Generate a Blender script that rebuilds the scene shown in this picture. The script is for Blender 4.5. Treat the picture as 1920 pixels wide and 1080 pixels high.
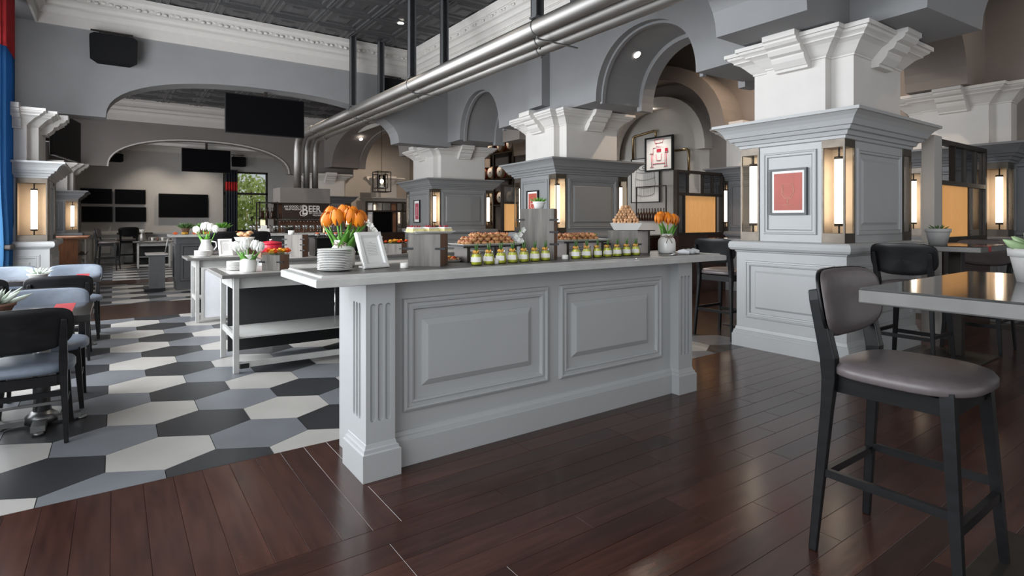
import bpy, math, random
from mathutils import Matrix, Vector
random.seed(7)
scene = bpy.context.scene
for o in list(bpy.data.objects):
    bpy.data.objects.remove(o)
col = scene.collection
R = math.radians

# ------------------------------------------------------------------ camera
cam = bpy.data.objects.new('camera', bpy.data.cameras.new('camera'))
col.objects.link(cam)
cam.location = (0, 0, 1.3)
cam.rotation_euler = (R(90), 0, -R(35.355))
cam.data.sensor_width = 36
cam.data.lens = 1050 / 1920 * 36
cam.data.shift_y = -127 / 1920
cam.data.clip_start = 0.05
scene.camera = cam

# ------------------------------------------------------------------ world and exposure
vs = scene.view_settings
vs.view_transform = 'Standard'
vs.look = 'None'
vs.gamma = 1
vs.use_curve_mapping = False
vs.exposure = 0.0
world = bpy.data.worlds.new('sky')
scene.world = world
world.use_nodes = True
bg = world.node_tree.nodes['Background']
bg.inputs[0].default_value = (0.95, 0.97, 1.0, 1)
bg.inputs[1].default_value = 0.6

def area(name, loc, rot, sx, sy, power, color):
    l = bpy.data.lights.new(name, 'AREA')
    l.shape = 'RECTANGLE'; l.size = sx; l.size_y = sy
    l.energy = power; l.color = color
    o = bpy.data.objects.new(name, l)
    col.objects.link(o)
    o.location = loc; o.rotation_euler = rot
    return o
# daylight of the tall windows in the left wall and of the glass front behind the viewer, plus an added near fill
area('window_daylight', (-1.42, 7.45, 2.3), (0, R(-90), 0), 3.2, 5.4, 680, (0.93, 0.965, 1.0))
area('window_daylight_near', (-1.42, 1.5, 2.3), (0, R(-90), 0), 3.2, 5.0, 240, (0.90, 0.95, 1.0))  # fill light added for the counter and pillar faces, source unseen
area('window_daylight_far', (-1.42, 14.9, 2.2), (0, R(-90), 0), 2.4, 4.4, 200, (0.96, 0.97, 1.0))
area('front_daylight', (1.2, -4.6, 2.6), (R(82), 0, 0), 8.0, 4.0, 30, (1.0, 0.96, 0.90))
area('front_daylight_side', (9.5, -4.6, 2.6), (R(82), 0, 0), 6.0, 4.0, 20, (1.0, 0.94, 0.88))

def spot(name, loc, power, color, angle=95, parent=None, radius=0.05):
    l = bpy.data.lights.new(name, 'SPOT')
    l.energy = power; l.color = color; l.spot_size = R(angle); l.spot_blend = 0.7; l.shadow_soft_size = radius
    o = bpy.data.objects.new(name, l)
    col.objects.link(o)
    o.location = loc
    if parent: o.parent = parent
    return o

# ------------------------------------------------------------------ materials
MATS = {}
def mat(name, color, rough=0.5, metal=0.0, var=0.0, scale=8.0, stretch=(1, 1, 1), bump=0.0, objvar=0.0,
        emit=None, estr=0.0, trans=0.0, coat=0.0, spec=None, alpha=1.0):
    m = bpy.data.materials.new(name)
    m.use_nodes = True
    nt = m.node_tree
    b = nt.nodes['Principled BSDF']
    b.inputs['Base Color'].default_value = (*color, 1)
    b.inputs['Roughness'].default_value = rough
    b.inputs['Metallic'].default_value = metal
    if trans: b.inputs['Transmission Weight'].default_value = trans
    if coat:
        b.inputs['Coat Weight'].default_value = coat
        b.inputs['Coat Roughness'].default_value = 0.08
    if spec is not None: b.inputs['Specular IOR Level'].default_value = spec
    if alpha < 1: b.inputs['Alpha'].default_value = alpha
    if emit:
        b.inputs['Emission Color'].default_value = (*emit, 1)
        b.inputs['Emission Strength'].default_value = estr
    if var or bump or objvar:
        tc = nt.nodes.new('ShaderNodeTexCoord')
        mp = nt.nodes.new('ShaderNodeMapping')
        mp.inputs['Scale'].default_value = stretch
        nz = nt.nodes.new('ShaderNodeTexNoise')
        nz.inputs['Scale'].default_value = scale
        nz.inputs['Detail'].default_value = 5
        nt.links.new(tc.outputs['Object'], mp.inputs['Vector'])
        if objvar:
            oi = nt.nodes.new('ShaderNodeObjectInfo')
            ad = nt.nodes.new('ShaderNodeVectorMath'); ad.operation = 'ADD'
            ml = nt.nodes.new('ShaderNodeMath'); ml.operation = 'MULTIPLY'; ml.inputs[1].default_value = 37.0
            nt.links.new(oi.outputs['Random'], ml.inputs[0])
            nt.links.new(mp.outputs['Vector'], ad.inputs[0])
            nt.links.new(ml.outputs[0], ad.inputs[1])
            nt.links.new(ad.outputs[0], nz.inputs['Vector'])
        else:
            nt.links.new(mp.outputs['Vector'], nz.inputs['Vector'])
        rp = nt.nodes.new('ShaderNodeValToRGB')
        v = var
        rp.color_ramp.elements[0].position = 0.3
        rp.color_ramp.elements[1].position = 0.72
        rp.color_ramp.elements[0].color = (*[max(0, c * (1 - v)) for c in color], 1)
        rp.color_ramp.elements[1].color = (*[min(1, c * (1 + v)) for c in color], 1)
        nt.links.new(nz.outputs['Fac'], rp.inputs['Fac'])
        out = rp.outputs['Color']
        if objvar:
            mx = nt.nodes.new('ShaderNodeMix'); mx.data_type = 'RGBA'; mx.blend_type = 'MULTIPLY'
            mx.inputs['Factor'].default_value = 1.0
            mr = nt.nodes.new('ShaderNodeMapRange')
            mr.inputs['To Min'].default_value = 1 - objvar
            mr.inputs['To Max'].default_value = 1 + objvar
            cb = nt.nodes.new('ShaderNodeCombineColor')
            nt.links.new(oi.outputs['Random'], mr.inputs['Value'])
            for i in range(3): nt.links.new(mr.outputs[0], cb.inputs[i])
            nt.links.new(out, mx.inputs['A']); nt.links.new(cb.outputs[0], mx.inputs['B'])
            out = mx.outputs['Result']
        nt.links.new(out, b.inputs['Base Color'])
        if bump:
            bp = nt.nodes.new('ShaderNodeBump')
            bp.inputs['Strength'].default_value = bump
            bp.inputs['Distance'].default_value = 0.01
            nt.links.new(nz.outputs['Fac'], bp.inputs['Height'])
            nt.links.new(bp.outputs['Normal'], b.inputs['Normal'])
    MATS[name] = m
    return m

def glassy(name, tint, clear=0.85, rough=0.02, ior=1.35):
    m = bpy.data.materials.new(name); m.use_nodes = True
    nt = m.node_tree; nt.nodes.clear()
    out = nt.nodes.new('ShaderNodeOutputMaterial')
    tr = nt.nodes.new('ShaderNodeBsdfTransparent'); tr.inputs[0].default_value = (*tint, 1)
    gl = nt.nodes.new('ShaderNodeBsdfGlossy'); gl.inputs['Roughness'].default_value = rough
    mx = nt.nodes.new('ShaderNodeMixShader')
    fr = nt.nodes.new('ShaderNodeFresnel'); fr.inputs[0].default_value = ior
    ad = nt.nodes.new('ShaderNodeMath'); ad.operation = 'ADD'; ad.inputs[1].default_value = 1 - clear - 0.03; ad.use_clamp = True
    nt.links.new(fr.outputs[0], ad.inputs[0])
    nt.links.new(ad.outputs[0], mx.inputs[0])
    nt.links.new(tr.outputs[0], mx.inputs[1]); nt.links.new(gl.outputs[0], mx.inputs[2])
    nt.links.new(mx.outputs[0], out.inputs[0])
    MATS[name] = m
    return m

def translucent(name, color, t=0.5):
    m = bpy.data.materials.new(name); m.use_nodes = True
    nt = m.node_tree; nt.nodes.clear()
    out = nt.nodes.new('ShaderNodeOutputMaterial')
    d = nt.nodes.new('ShaderNodeBsdfDiffuse'); d.inputs[0].default_value = (*color, 1)
    tl = nt.nodes.new('ShaderNodeBsdfTranslucent'); tl.inputs[0].default_value = (*color, 1)
    mx = nt.nodes.new('ShaderNodeMixShader'); mx.inputs[0].default_value = t
    nt.links.new(d.outputs[0], mx.inputs[1]); nt.links.new(tl.outputs[0], mx.inputs[2]); nt.links.new(mx.outputs[0], out.inputs[0])
    MATS[name] = m
    return m

mat('wall_paint', (0.235, 0.235, 0.24), 0.75, var=0.05, scale=2, bump=0.03)
mat('aisle_paint', (0.23, 0.202, 0.185), 0.75, var=0.06, scale=2, bump=0.03)
mat('bay_paint', (0.20, 0.18, 0.17), 0.75, var=0.05, scale=2, bump=0.03)  # shade on the far cross wall is put into this darker colour
mat('end_paint', (0.42, 0.41, 0.40), 0.75, var=0.05, scale=2, bump=0.03)
mat('niche_paint', (0.62, 0.60, 0.57), 0.7, var=0.04, scale=2)
mat('plaster_white', (0.64, 0.615, 0.59), 0.65, var=0.02, scale=5)
mat('trim_white', (0.56, 0.535, 0.51), 0.6, var=0.02, scale=12)
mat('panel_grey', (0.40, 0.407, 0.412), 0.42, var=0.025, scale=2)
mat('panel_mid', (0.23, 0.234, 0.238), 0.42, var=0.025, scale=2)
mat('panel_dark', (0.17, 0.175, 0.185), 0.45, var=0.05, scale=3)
mat('tin_ceiling', (0.046, 0.046, 0.048), 0.4, var=0.25, scale=20, bump=0.25)
mat('wood_plank', (0.046, 0.0172, 0.0118), 0.21, var=0.32, scale=3, stretch=(1.2, 9, 1), bump=0.05, objvar=0.38, spec=0.45)
mat('bar_dark', (0.06, 0.06, 0.064), 0.45, var=0.1)
mat('wood_dark', (0.035, 0.017, 0.012), 0.25, var=0.4, scale=3, stretch=(1, 8, 1), bump=0.04)
mat('floor_grout', (0.05, 0.048, 0.046), 0.8, var=0.1)
mat('tile_dark', (0.024, 0.025, 0.028), 0.33, var=0.14, scale=3, objvar=0.10)
mat('tile_mid', (0.140, 0.148, 0.163), 0.33, var=0.12, scale=3, objvar=0.08)
mat('tile_light', (0.37, 0.357, 0.34), 0.33, var=0.08, scale=3, objvar=0.06)
mat('stone_top', (0.47, 0.465, 0.45), 0.28, var=0.10, scale=9, stretch=(1, 3, 1), bump=0.02)
mat('black_wood', (0.008, 0.008, 0.009), 0.34, var=0.3, scale=6, stretch=(1, 1, 6), spec=0.28)
mat('leather_taupe', (0.125, 0.106, 0.108), 0.36, var=0.08, scale=30, bump=0.06)
mat('leather_blue', (0.13, 0.155, 0.195), 0.4, var=0.08, scale=30, bump=0.05)
mat('metal_dark', (0.045, 0.038, 0.034), 0.4, 0.6, var=0.2, scale=10)
mat('metal_bronze', (0.10, 0.085, 0.07), 0.38, 0.7, var=0.2, scale=10)
mat('steel', (0.40, 0.385, 0.37), 0.5, 1.0, var=0.10, scale=4, stretch=(1, 0.3, 1), bump=0.02)
mat('steel_dark', (0.22, 0.22, 0.22), 0.35, 0.9, var=0.1)
mat('strut_grey', (0.085, 0.088, 0.092), 0.5, 0.2, var=0.1)
mat('chrome', (0.75, 0.75, 0.75), 0.12, 1.0)
mat('brass_pipe', (0.42, 0.31, 0.17), 0.28, 1.0, var=0.1)
mat('black_plastic', (0.008, 0.008, 0.009), 0.4, spec=0.3)
mat('black_screen', (0.003, 0.003, 0.004), 0.45, spec=0.06)
mat('black_fabric', (0.008, 0.008, 0.009), 0.8, spec=0.15)
mat('skirt_black', (0.010, 0.011, 0.012), 0.55)
mat('frosted', (0.75, 0.76, 0.80), 0.3, var=0.04)
mat('table_top', (0.022, 0.020, 0.019), 0.10, var=0.3, scale=4, coat=0.3)
mat('table_edge', (0.15, 0.145, 0.14), 0.45, 0.4, var=0.15, scale=6)
mat('table_red', (0.35, 0.02, 0.025), 0.3)
mat('ceramic', (0.78, 0.77, 0.75), 0.18, var=0.03)
mat('ceramic_grey', (0.42, 0.41, 0.40), 0.6, var=0.05, scale=20)
mat('jar_white', (0.72, 0.71, 0.68), 0.2, var=0.05, scale=15)
mat('twine', (0.28, 0.22, 0.16), 0.9, var=0.2, scale=60)
mat('weathered', (0.17, 0.156, 0.143), 0.75, var=0.35, scale=5, stretch=(6, 6, 0.5), bump=0.15)
mat('riser_brown', (0.16, 0.085, 0.055), 0.7, var=0.3, scale=5, stretch=(6, 6, 0.5), bump=0.1)
mat('leaf_green', (0.10, 0.30, 0.03), 0.4, var=0.3, scale=10)
mat('leaf_dark', (0.06, 0.14, 0.03), 0.5, var=0.3, scale=10)
mat('succulent', (0.30, 0.42, 0.22), 0.45, var=0.2, scale=10)
mat('succulent_pale', (0.45, 0.52, 0.44), 0.5, var=0.2, scale=10)
mat('tulip_orange', (0.90, 0.23, 0.010), 0.45, var=0.35, scale=14, stretch=(1, 1, 0.5))
mat('tulip_white', (0.80, 0.80, 0.77), 0.5, var=0.06, scale=10)
mat('flower_red', (0.80, 0.11, 0.02), 0.5, var=0.35, scale=20)
mat('flower_yellow', (0.75, 0.42, 0.05), 0.5, var=0.3, scale=20)
mat('dessert_green', (0.66, 0.68, 0.07), 0.35, var=0.1)
mat('dessert_orange', (0.80, 0.38, 0.06), 0.4, var=0.3, scale=60)
mat('label_paper', (0.80, 0.78, 0.74), 0.6, var=0.05)
mat('pastry', (0.56, 0.30, 0.13), 0.6, var=0.4, scale=50, bump=0.2, objvar=0.2)
mat('pastry_top', (0.50, 0.20, 0.10), 0.6, var=0.6, scale=70, bump=0.3, objvar=0.2)
mat('bread', (0.55, 0.31, 0.16), 0.7, var=0.3, scale=30, bump=0.1, objvar=0.2)
mat('cake', (0.75, 0.66, 0.30), 0.6, var=0.1, scale=30)
mat('cream', (0.82, 0.79, 0.74), 0.5)
mat('berry', (0.32, 0.02, 0.03), 0.3, var=0.4, scale=40)
mat('pot_red', (0.42, 0.01, 0.03), 0.25)
mat('napkin', (0.72, 0.73, 0.75), 0.9, var=0.05, scale=20, bump=0.2)
mat('print_red', (0.42, 0.075, 0.05), 0.5, var=0.18, scale=3)
mat('print_pink', (0.42, 0.07, 0.11), 0.5, var=0.1, scale=3)
mat('ink_pale', (0.62, 0.33, 0.25), 0.6)
mat('ink_white', (0.8, 0.76, 0.72), 0.6)
mat('ink_red', (0.55, 0.02, 0.05), 0.6)
mat('ink_grey', (0.22, 0.21, 0.21), 0.6)
mat('ink_soft', (0.50, 0.49, 0.49), 0.6)
mat('paper', (0.80, 0.79, 0.77), 0.6)
mat('sign_board', (0.030, 0.017, 0.013), 0.5, var=0.2, scale=8)
mat('copper_panel', (0.20, 0.10, 0.06), 0.45, 0.3, var=0.2, scale=6)
mat('cabinet_wood', (0.22, 0.085, 0.035), 0.4, var=0.3, scale=4, stretch=(8, 8, 1))
mat('parchment', (0.70, 0.56, 0.42), 0.55, var=0.06)
mat('mirror', (0.55, 0.52, 0.48), 0.06, 1.0)
mat('barrel_wood', (0.34, 0.22, 0.12), 0.6, var=0.3, scale=8, bump=0.1)
mat('red_can', (0.30, 0.015, 0.02), 0.4)
mat('bottle_brown', (0.05, 0.022, 0.010), 0.15)
mat('tube_lamp', (0.9, 0.9, 0.9), 0.5, emit=(1.0, 0.93, 0.84), estr=3.6)
mat('amber_lamp', (0.9, 0.6, 0.3), 0.5, emit=(1.0, 0.62, 0.26), estr=2.5)
mat('amber_glass', (0.75, 0.46, 0.20), 0.35, emit=(1.0, 0.55, 0.20), estr=0.24, var=0.08, scale=4, stretch=(1, 30, 0.2))  # faint emission put into the glass in place of light from behind
mat('bulb', (1, .9, .7), 0.5, emit=(1.0, 0.82, 0.55), estr=14)
mat('downlight', (1, 1, .95), 0.5, emit=(1.0, 0.92, 0.80), estr=16)
mat('curtain_red', (0.36, 0.012, 0.016), 0.8, var=0.2, scale=10)
mat('grass_ground', (0.16, 0.20, 0.10), 0.9, var=0.3)
mat('bark', (0.12, 0.09, 0.07), 0.9, var=0.3, scale=10)
mat('foliage', (0.58, 0.66, 0.18), 0.6, var=0.4, scale=3)  # sunlight on the leaves is put into this bright colour
glassy('glass', (0.96, 0.97, 0.97), 0.94)
glassy('lamp_glass', (0.98, 0.95, 0.90), 0.97, 0.25, 1.08)
glassy('screen_glass', (0.62, 0.62, 0.62), 0.72, 0.08)
glassy('stem_glass', (0.85, 0.85, 0.85), 0.72, 0.1)
glassy('window_glass', (0.93, 0.97, 0.97), 0.94)
translucent('curtain_blue', (0.045, 0.125, 0.24), 0.5)
translucent('curtain_dark', (0.045, 0.05, 0.065), 0.3)
M = MATS

# ------------------------------------------------------------------ mesh helpers
class MB:
    def __init__(self):
        self.v = []; self.f = []; self.sm = []
    def add(self, vs_, fs, smooth=False):
        o = len(self.v)
        self.v += [tuple(p) for p in vs_]
        for f in fs:
            self.f.append(tuple(i + o for i in f)); self.sm.append(smooth)
        return self
    def box(self, x0, x1, y0, y1, z0, z1, mtx=None):
        p = [(x0, y0, z0), (x1, y0, z0), (x1, y1, z0), (x0, y1, z0), (x0, y0, z1), (x1, y0, z1), (x1, y1, z1), (x0, y1, z1)]
        if mtx is not None: p = [mtx @ Vector(q) for q in p]
        return self.add(p, [(3, 2, 1, 0), (4, 5, 6, 7), (0, 1, 5, 4), (1, 2, 6, 5), (2, 3, 7, 6), (3, 0, 4, 7)])
    def cbox(self, c, s, mtx=None):
        return self.box(c[0] - s[0] / 2, c[0] + s[0] / 2, c[1] - s[1] / 2, c[1] + s[1] / 2, c[2] - s[2] / 2, c[2] + s[2] / 2, mtx)
    def rings(self, loops, cap0=False, cap1=False, closed=True, smooth=False):
        n = len(loops[0]); fs = []; vv = []
        for lp in loops: vv += list(lp)
        for i in range(len(loops) - 1):
            for k in range(n if closed else n - 1):
                a = i * n + k; b = i * n + (k + 1) % n
                fs.append((a, b, b + n, a + n))
        if cap0: fs.append(tuple(reversed(range(n))))
        if cap1: fs.append(tuple(range((len(loops) - 1) * n, len(loops) * n)))
        return self.add(vv, fs, smooth)
    def lathe(self, prof, n=16, c=(0, 0, 0), cap0=True, cap1=True, smooth=True):
        lp = [[(c[0] + r * math.cos(2 * math.pi * k / n), c[1] + r * math.sin(2 * math.pi * k / n), c[2] + z) for k in range(n)] for r, z in prof]
        return self.rings(lp, cap0, cap1, True, smooth)
    def tube(self, pts, r, n=10, caps=True, smooth=True):
        pts = [Vector(p) for p in pts]; loops = []
        rr = r if isinstance(r, (list, tuple)) else [r] * len(pts)
        up = None
        for i, p in enumerate(pts):
            if i == 0: d = pts[1] - p
            elif i == len(pts) - 1: d = p - pts[i - 1]
            else: d = (pts[i + 1] - p).normalized() + (p - pts[i - 1]).normalized()
            d.normalize()
            if up is None:
                up = Vector((0, 0, 1)) if abs(d.z) < 0.9 else Vector((1, 0, 0))
            s = d.cross(up).normalized(); t = s.cross(d).normalized(); up = t
            loops.append([p + rr[i] * (math.cos(2 * math.pi * k / n) * s + math.sin(2 * math.pi * k / n) * t) for k in range(n)])
        return self.rings(loops, caps, caps, True, smooth)
    def bar(self, p0, p1, w, h, w1=None, h1=None, up=(0, 0, 1)):
        p0 = Vector(p0); p1 = Vector(p1); d = (p1 - p0).normalized()
        u = Vector(up)
        if abs(d.dot(u)) > 0.98: u = Vector((0, 1, 0))
        s = d.cross(u).normalized(); t = s.cross(d).normalized()
        w1 = w if w1 is None else w1; h1 = h if h1 is None else h1
        def lp(p, a, b): return [p - s * a / 2 - t * b / 2, p + s * a / 2 - t * b / 2, p + s * a / 2 + t * b / 2, p - s * a / 2 + t * b / 2]
        return self.rings([lp(p0, w, h), lp(p1, w1, h1)], True, True)
    def prism(self, poly, fn0, fn1, smooth=False):
        n = len(poly)
        return self.rings([[fn0(*p) for p in poly], [fn1(*p) for p in poly]], True, True, True, smooth)
    def sphere(self, c, r, n=10, m=6, sc=(1, 1, 1)):
        loops = []
        for i in range(m + 1):
            a = -math.pi / 2 + math.pi * i / m
            rr = max(math.cos(a), 0.02) * r
            loops.append([(c[0] + sc[0] * rr * math.cos(2 * math.pi * k / n), c[1] + sc[1] * rr * math.sin(2 * math.pi * k / n), c[2] + sc[2] * r * math.sin(a)) for k in range(n)])
        return self.rings(loops, True, True, True, True)
    def sweep_rect(self, hx, hy, prof, c=(0, 0), cap0=False, cap1=True):
        lp = [[(c[0] - hx - o, c[1] - hy - o, z), (c[0] + hx + o, c[1] - hy - o, z), (c[0] + hx + o, c[1] + hy + o, z), (c[0] - hx - o, c[1] + hy + o, z)] for o, z in prof]
        return self.rings(lp, cap0, cap1)
    def frame(self, fn, a0, a1, z0, z1, prof, cap=False):
        """rectangular moulding on a face: prof = (inset, out) rings, fn(a, out, z) -> point"""
        lp = [[fn(a0 + i, o, z0 + i), fn(a1 - i, o, z0 + i), fn(a1 - i, o, z1 - i), fn(a0 + i, o, z1 - i)] for i, o in prof]
        return self.rings(lp, False, cap)
    def mesh(self, name):
        me = bpy.data.meshes.new(name)
        me.from_pydata(self.v, [], self.f)
        if any(self.sm):
            me.polygons.foreach_set('use_smooth', self.sm)
        me.update()
        return me
    def build(self, name, material, parent=None, loc=None, rot=None, bevel=0.0, fix=True):
        me = self.mesh(name)
        if fix:
            import bmesh
            bm = bmesh.new(); bm.from_mesh(me)
            bmesh.ops.recalc_face_normals(bm, faces=bm.faces[:])
            bm.to_mesh(me); bm.free()
        me.materials.append(M[material])
        return link(name, me, parent, loc, rot, bevel)

def link(name, me, parent=None, loc=None, rot=None, bevel=0.0):
    o = bpy.data.objects.new(name, me)
    col.objects.link(o)
    if parent: o.parent = parent
    if loc: o.location = loc
    if rot: o.rotation_euler = rot
    if bevel:
        b = o.modifiers.new('bevel', 'BEVEL'); b.width = bevel; b.segments = 2; b.limit_method = 'ANGLE'; b.angle_limit = R(40)
    return o
def tag(o, label, cat, group=None):
    o['label'] = label; o['category'] = cat
    if group: o['group'] = group
    return o
def struct(o, label=None, cat=None):
    o['kind'] = 'structure'
    if label: o['label'] = label
    if cat: o['category'] = cat
    return o
def thing(name, label, cat, loc=(0, 0, 0), rz=0.0, group=None):
    o = bpy.data.objects.new(name, None)
    o.empty_display_size = 0.1
    col.objects.link(o)
    o.location = loc; o.rotation_euler = (0, 0, rz)
    return tag(o, label, cat, group)
def dup(root, loc, rz=None, label=None, group=None, scale=None):
    r = root.copy(); col.objects.link(r)
    r.location = loc
    if rz is not None: r.rotation_euler = (0, 0, rz)
    if scale: r.scale = (scale, scale, scale) if not isinstance(scale, tuple) else scale
    if label: r['label'] = label
    if group: r['group'] = group
    for ch in root.children:
        c = ch.copy(); col.objects.link(c); c.parent = r
        for g in ch.children:
            d = g.copy(); col.objects.link(d); d.parent = c
    return r
ORD = ['first', 'second', 'third', 'fourth', 'fifth', 'sixth', 'seventh', 'eighth', 'ninth', 'tenth', 'eleventh', 'twelfth', 'thirteenth', 'fourteenth', 'fifteenth',
       'sixteenth', 'seventeenth', 'eighteenth', 'nineteenth', 'twentieth', 'twenty-first', 'twenty-second', 'twenty-third', 'twenty-fourth', 'twenty-fifth', 'twenty-sixth', 'twenty-seventh', 'twenty-eighth', 'twenty-ninth', 'thirtieth']

def text_mesh(body, size, extrude=0.002, align='CENTER', bold=0.0):
    cu = bpy.data.curves.new('lettering', 'FONT')
    cu.body = body; cu.size = size; cu.extrude = extrude; cu.align_x = align; cu.offset = bold
    cu.resolution_u = 3
    tmp = bpy.data.objects.new('lettering_tmp', cu)
    col.objects.link(tmp)
    bpy.context.view_layer.update()
    me = bpy.data.meshes.new_from_object(tmp.evaluated_get(bpy.context.evaluated_depsgraph_get()))
    bpy.data.objects.remove(tmp)
    return me

# ================================================================== STRUCTURE
# ---- floor
floor = struct(MB().box(-1.5, 12.0, -1.5, 22.0, -0.12, -0.006).build('floor', 'floor_grout'), 'dark wood planks in front, black grey and white hexagon tiles behind', 'floor')
PLANK = {}
def plank(L, W):
    key = (round(L, 3), round(W, 3))
    if key not in PLANK:
        m = MB(); g = 0.0006; b = 0.0010
        m.sweep_rect(L / 2 - g - b, W / 2 - g - b, [(b, -0.02), (b, -b), (0, 0)])
        me = m.mesh('plank'); me.materials.append(M['wood_plank'])
        PLANK[key] = me
    return PLANK[key]
W = 0.128
lens = [0.9, 1.2, 1.5]
def plank_rows(y0, y1, x0, x1, seed):
    rng = random.Random(seed)
    n = int(round((y1 - y0) / W)); w = (y1 - y0) / n
    for i in range(n):
        x = x0 - rng.choice([0.0, 0.3, 0.6, 0.45]) if x0 < 0 else x0
        while x < x1 - 0.05:
            L = rng.choice(lens)
            if x + L > x1 - 0.35: L = round((x1 - x) / 0.05) * 0.05
            L = max(L, 0.1)
            link('plank', plank(L, w), floor, (x + L / 2, y0 + (i + .5) * w, 0))
            x += L
plank_rows(-0.10, 2.25, -0.6, 8.6, 3)
plank_rows(2.25, 3.31, 1.01, 8.6, 5)
for i in range(17):
    link('plank', plank(1.06, W), floor, (1.01 - (i + .5) * W, 2.78, 0), (0, 0, R(90)))

def clip(poly, y, keep_above):
    out = []
    for i in range(len(poly)):
        a = poly[i]; b = poly[(i + 1) % len(poly)]
        ia = (a[1] >= y) == keep_above; ib = (b[1] >= y) == keep_above
        if ia: out.append(a)
        if ia != ib:
            t = (y - a[1]) / (b[1] - a[1]); out.append((a[0] + t * (b[0] - a[0]), y))
    return out
HX, HS, HP = 0.5105, 0.257, 0.3995     # tile width, straight side, row pitch
HEX = [(0, HP - HS / 2), (-HX / 2, HS / 2), (-HX / 2, -HS / 2), (0, -HP + HS / 2), (HX / 2, -HS / 2), (HX / 2, HS / 2)]
TILE_CENTER = (0.214, 4.497)
def hexes(y0, y1, x0, x1):
    for r in range(-6, 50):
        cy = TILE_CENTER[1] + r * HP
        if cy < y0 - 0.3 or cy > y1 + 0.3: continue
        for c in range(-6, 16):
            cx = TILE_CENTER[0] + c * HX - (HX / 2 if r % 2 else 0)
            if cx < x0 or cx > x1: continue
            # colour index: +1 per column, and -1 for each step (+half, -row)
            # (column offset) c' = (cx-cx0)/HX ; rows down r' = -r
            steps = -r
            k = int(round((cx - TILE_CENTER[0]) / HX - 0.5 * steps)) - steps
            yield cx, cy, ('tile_light', 'tile_mid', 'tile_dark')[k % 3]
def tile_poly(cx, cy, y0, y1):
    g = 0.0022
    p = [(cx + x * (1 - g / 0.25), cy + y * (1 - g / 0.25)) for x, y in HEX]
    if min(q[1] for q in p) < y0: p = clip(p, y0, True)
    if p and max(q[1] for q in p) > y1: p = clip(p, y1, False)
    return p
full = {}
for cx, cy, mt in hexes(3.312, 9.0, -1.25, 5.4):
    p = tile_poly(cx, cy, 3.312, 9.0)
    if len(p) < 3: continue
    whole = len(p) == 6 and abs(p[0][1] - cy - HP + HS / 2) < 0.01 and abs(p[3][1] - cy + HP - HS / 2) < 0.01
    if whole:
        if mt not in full:
            q = [(a - cx, b - cy) for a, b in p]
            m = MB().prism(q, lambda x, y: (x, y, -0.02), lambda x, y: (x, y, 0))
            me = m.mesh('tile'); me.materials.append(M[mt]); full[mt] = me
        link('tile', full[mt], floor, (cx, cy, 0))
    else:
        q = [(a - cx, b - cy) for a, b in p]
        m = MB().prism(q, lambda x, y: (x, y, -0.02), lambda x, y: (x, y, 0))
        me = m.mesh('tile'); me.materials.append(M[mt])
        link('tile', me, floor, (cx, cy, 0))
far = {k: MB() for k in ('tile_light', 'tile_mid', 'tile_dark')}
for y0, y1 in ((10.55, 13.8), (14.8, 20.8)):
    for cx, cy, mt in hexes(y0, y1, -1.25, 5.4):
        p = tile_poly(cx, cy, y0, y1)
        if len(p) >= 3:
            far[mt].prism(p, lambda x, y: (x, y, -0.02), lambda x, y: (x, y, 0))
for k, m in far.items():
    o = m.build('tile_field', k, floor, fix=False); o['kind'] = 'stuff'
for y0, y1 in ((9.0, 10.55), (13.8, 14.8)):
    n = 9; w = (6.9) / n
    for i in range(n):
        x = -1.35 + i * w
        key = ('band', y0)
        if key not in PLANK:
            me = plank(round(w, 3), round(y1 - y0, 3)).copy(); me.materials.clear(); me.materials.append(M['wood_dark']); PLANK[key] = me
        link('plank', PLANK[key], floor, (x + w / 2, (y0 + y1) / 2, 0))
struct(MB().box(5.42, 9.7, 3.315, 21, -0.01, -0.002).build('floor_aisle', 'wood_dark'), 'dark wood floor of the side aisle behind the pillars', 'floor')

# ---- walls with arches
def arch_wall(m, fn, s0, s1, zb, zt, arches, t0, t1, nseg=28):
    pts = [(s0, zb)]
    for a0, a1, zs, h, n in sorted(arches):
        c = (a0 + a1) / 2; w = (a1 - a0) / 2
        if zs > zb + 1e-4: pts.append((a0, zb))
        for i in range(nseg + 1):
            th = math.pi * (1 - i / nseg)
            x = math.copysign(abs(math.cos(th)) ** (2 / n), math.cos(th)); z = abs(math.sin(th)) ** (2 / n)
            pts.append((c + w * x, zs + h * z))
        if zs > zb + 1e-4: pts.append((a1, zb))
    pts.append((s1, zb))
    n = len(pts)
    vv = []; ff = []
    for t in (t0, t1):
        for s, z in pts: vv.append(fn(s, t, z))
        for s, z in pts: vv.append(fn(s, t, zt))
    for i in range(n - 1):
        if abs(pts[i][0] - pts[i + 1][0]) > 1e-6:
            ff.append((i, i + 1, n + i + 1, n + i))
            ff.append((2 * n + i + 1, 2 * n + i, 3 * n + i, 3 * n + i + 1))
            ff.append((n + i, n + i + 1, 3 * n + i + 1, 3 * n + i))
        ff.append((i + 1, i, 2 * n + i, 2 * n + i + 1))
    ff.append((0, n, 3 * n, 2 * n)); ff.append((n - 1, 2 * n + n - 1, 4 * n - 1, 2 * n - 1))
    m.add(vv, ff)
    return m
fX = lambda s, t, z: (s, t, z)            # wall running along X, t = y
fY = lambda s, t, z: (t, s, z)            # wall running along Y, t = x
wx1 = struct(arch_wall(MB(), fX, -1.35, 6.3, 2.98, 5.1, [(-0.12, 5.02, 2.98, 0.80, 2.4)], 11.3, 11.75).build('wall_cross', 'wall_paint'), 'grey cross wall with a flat arch, holding the hanging screen', 'wall')
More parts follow.
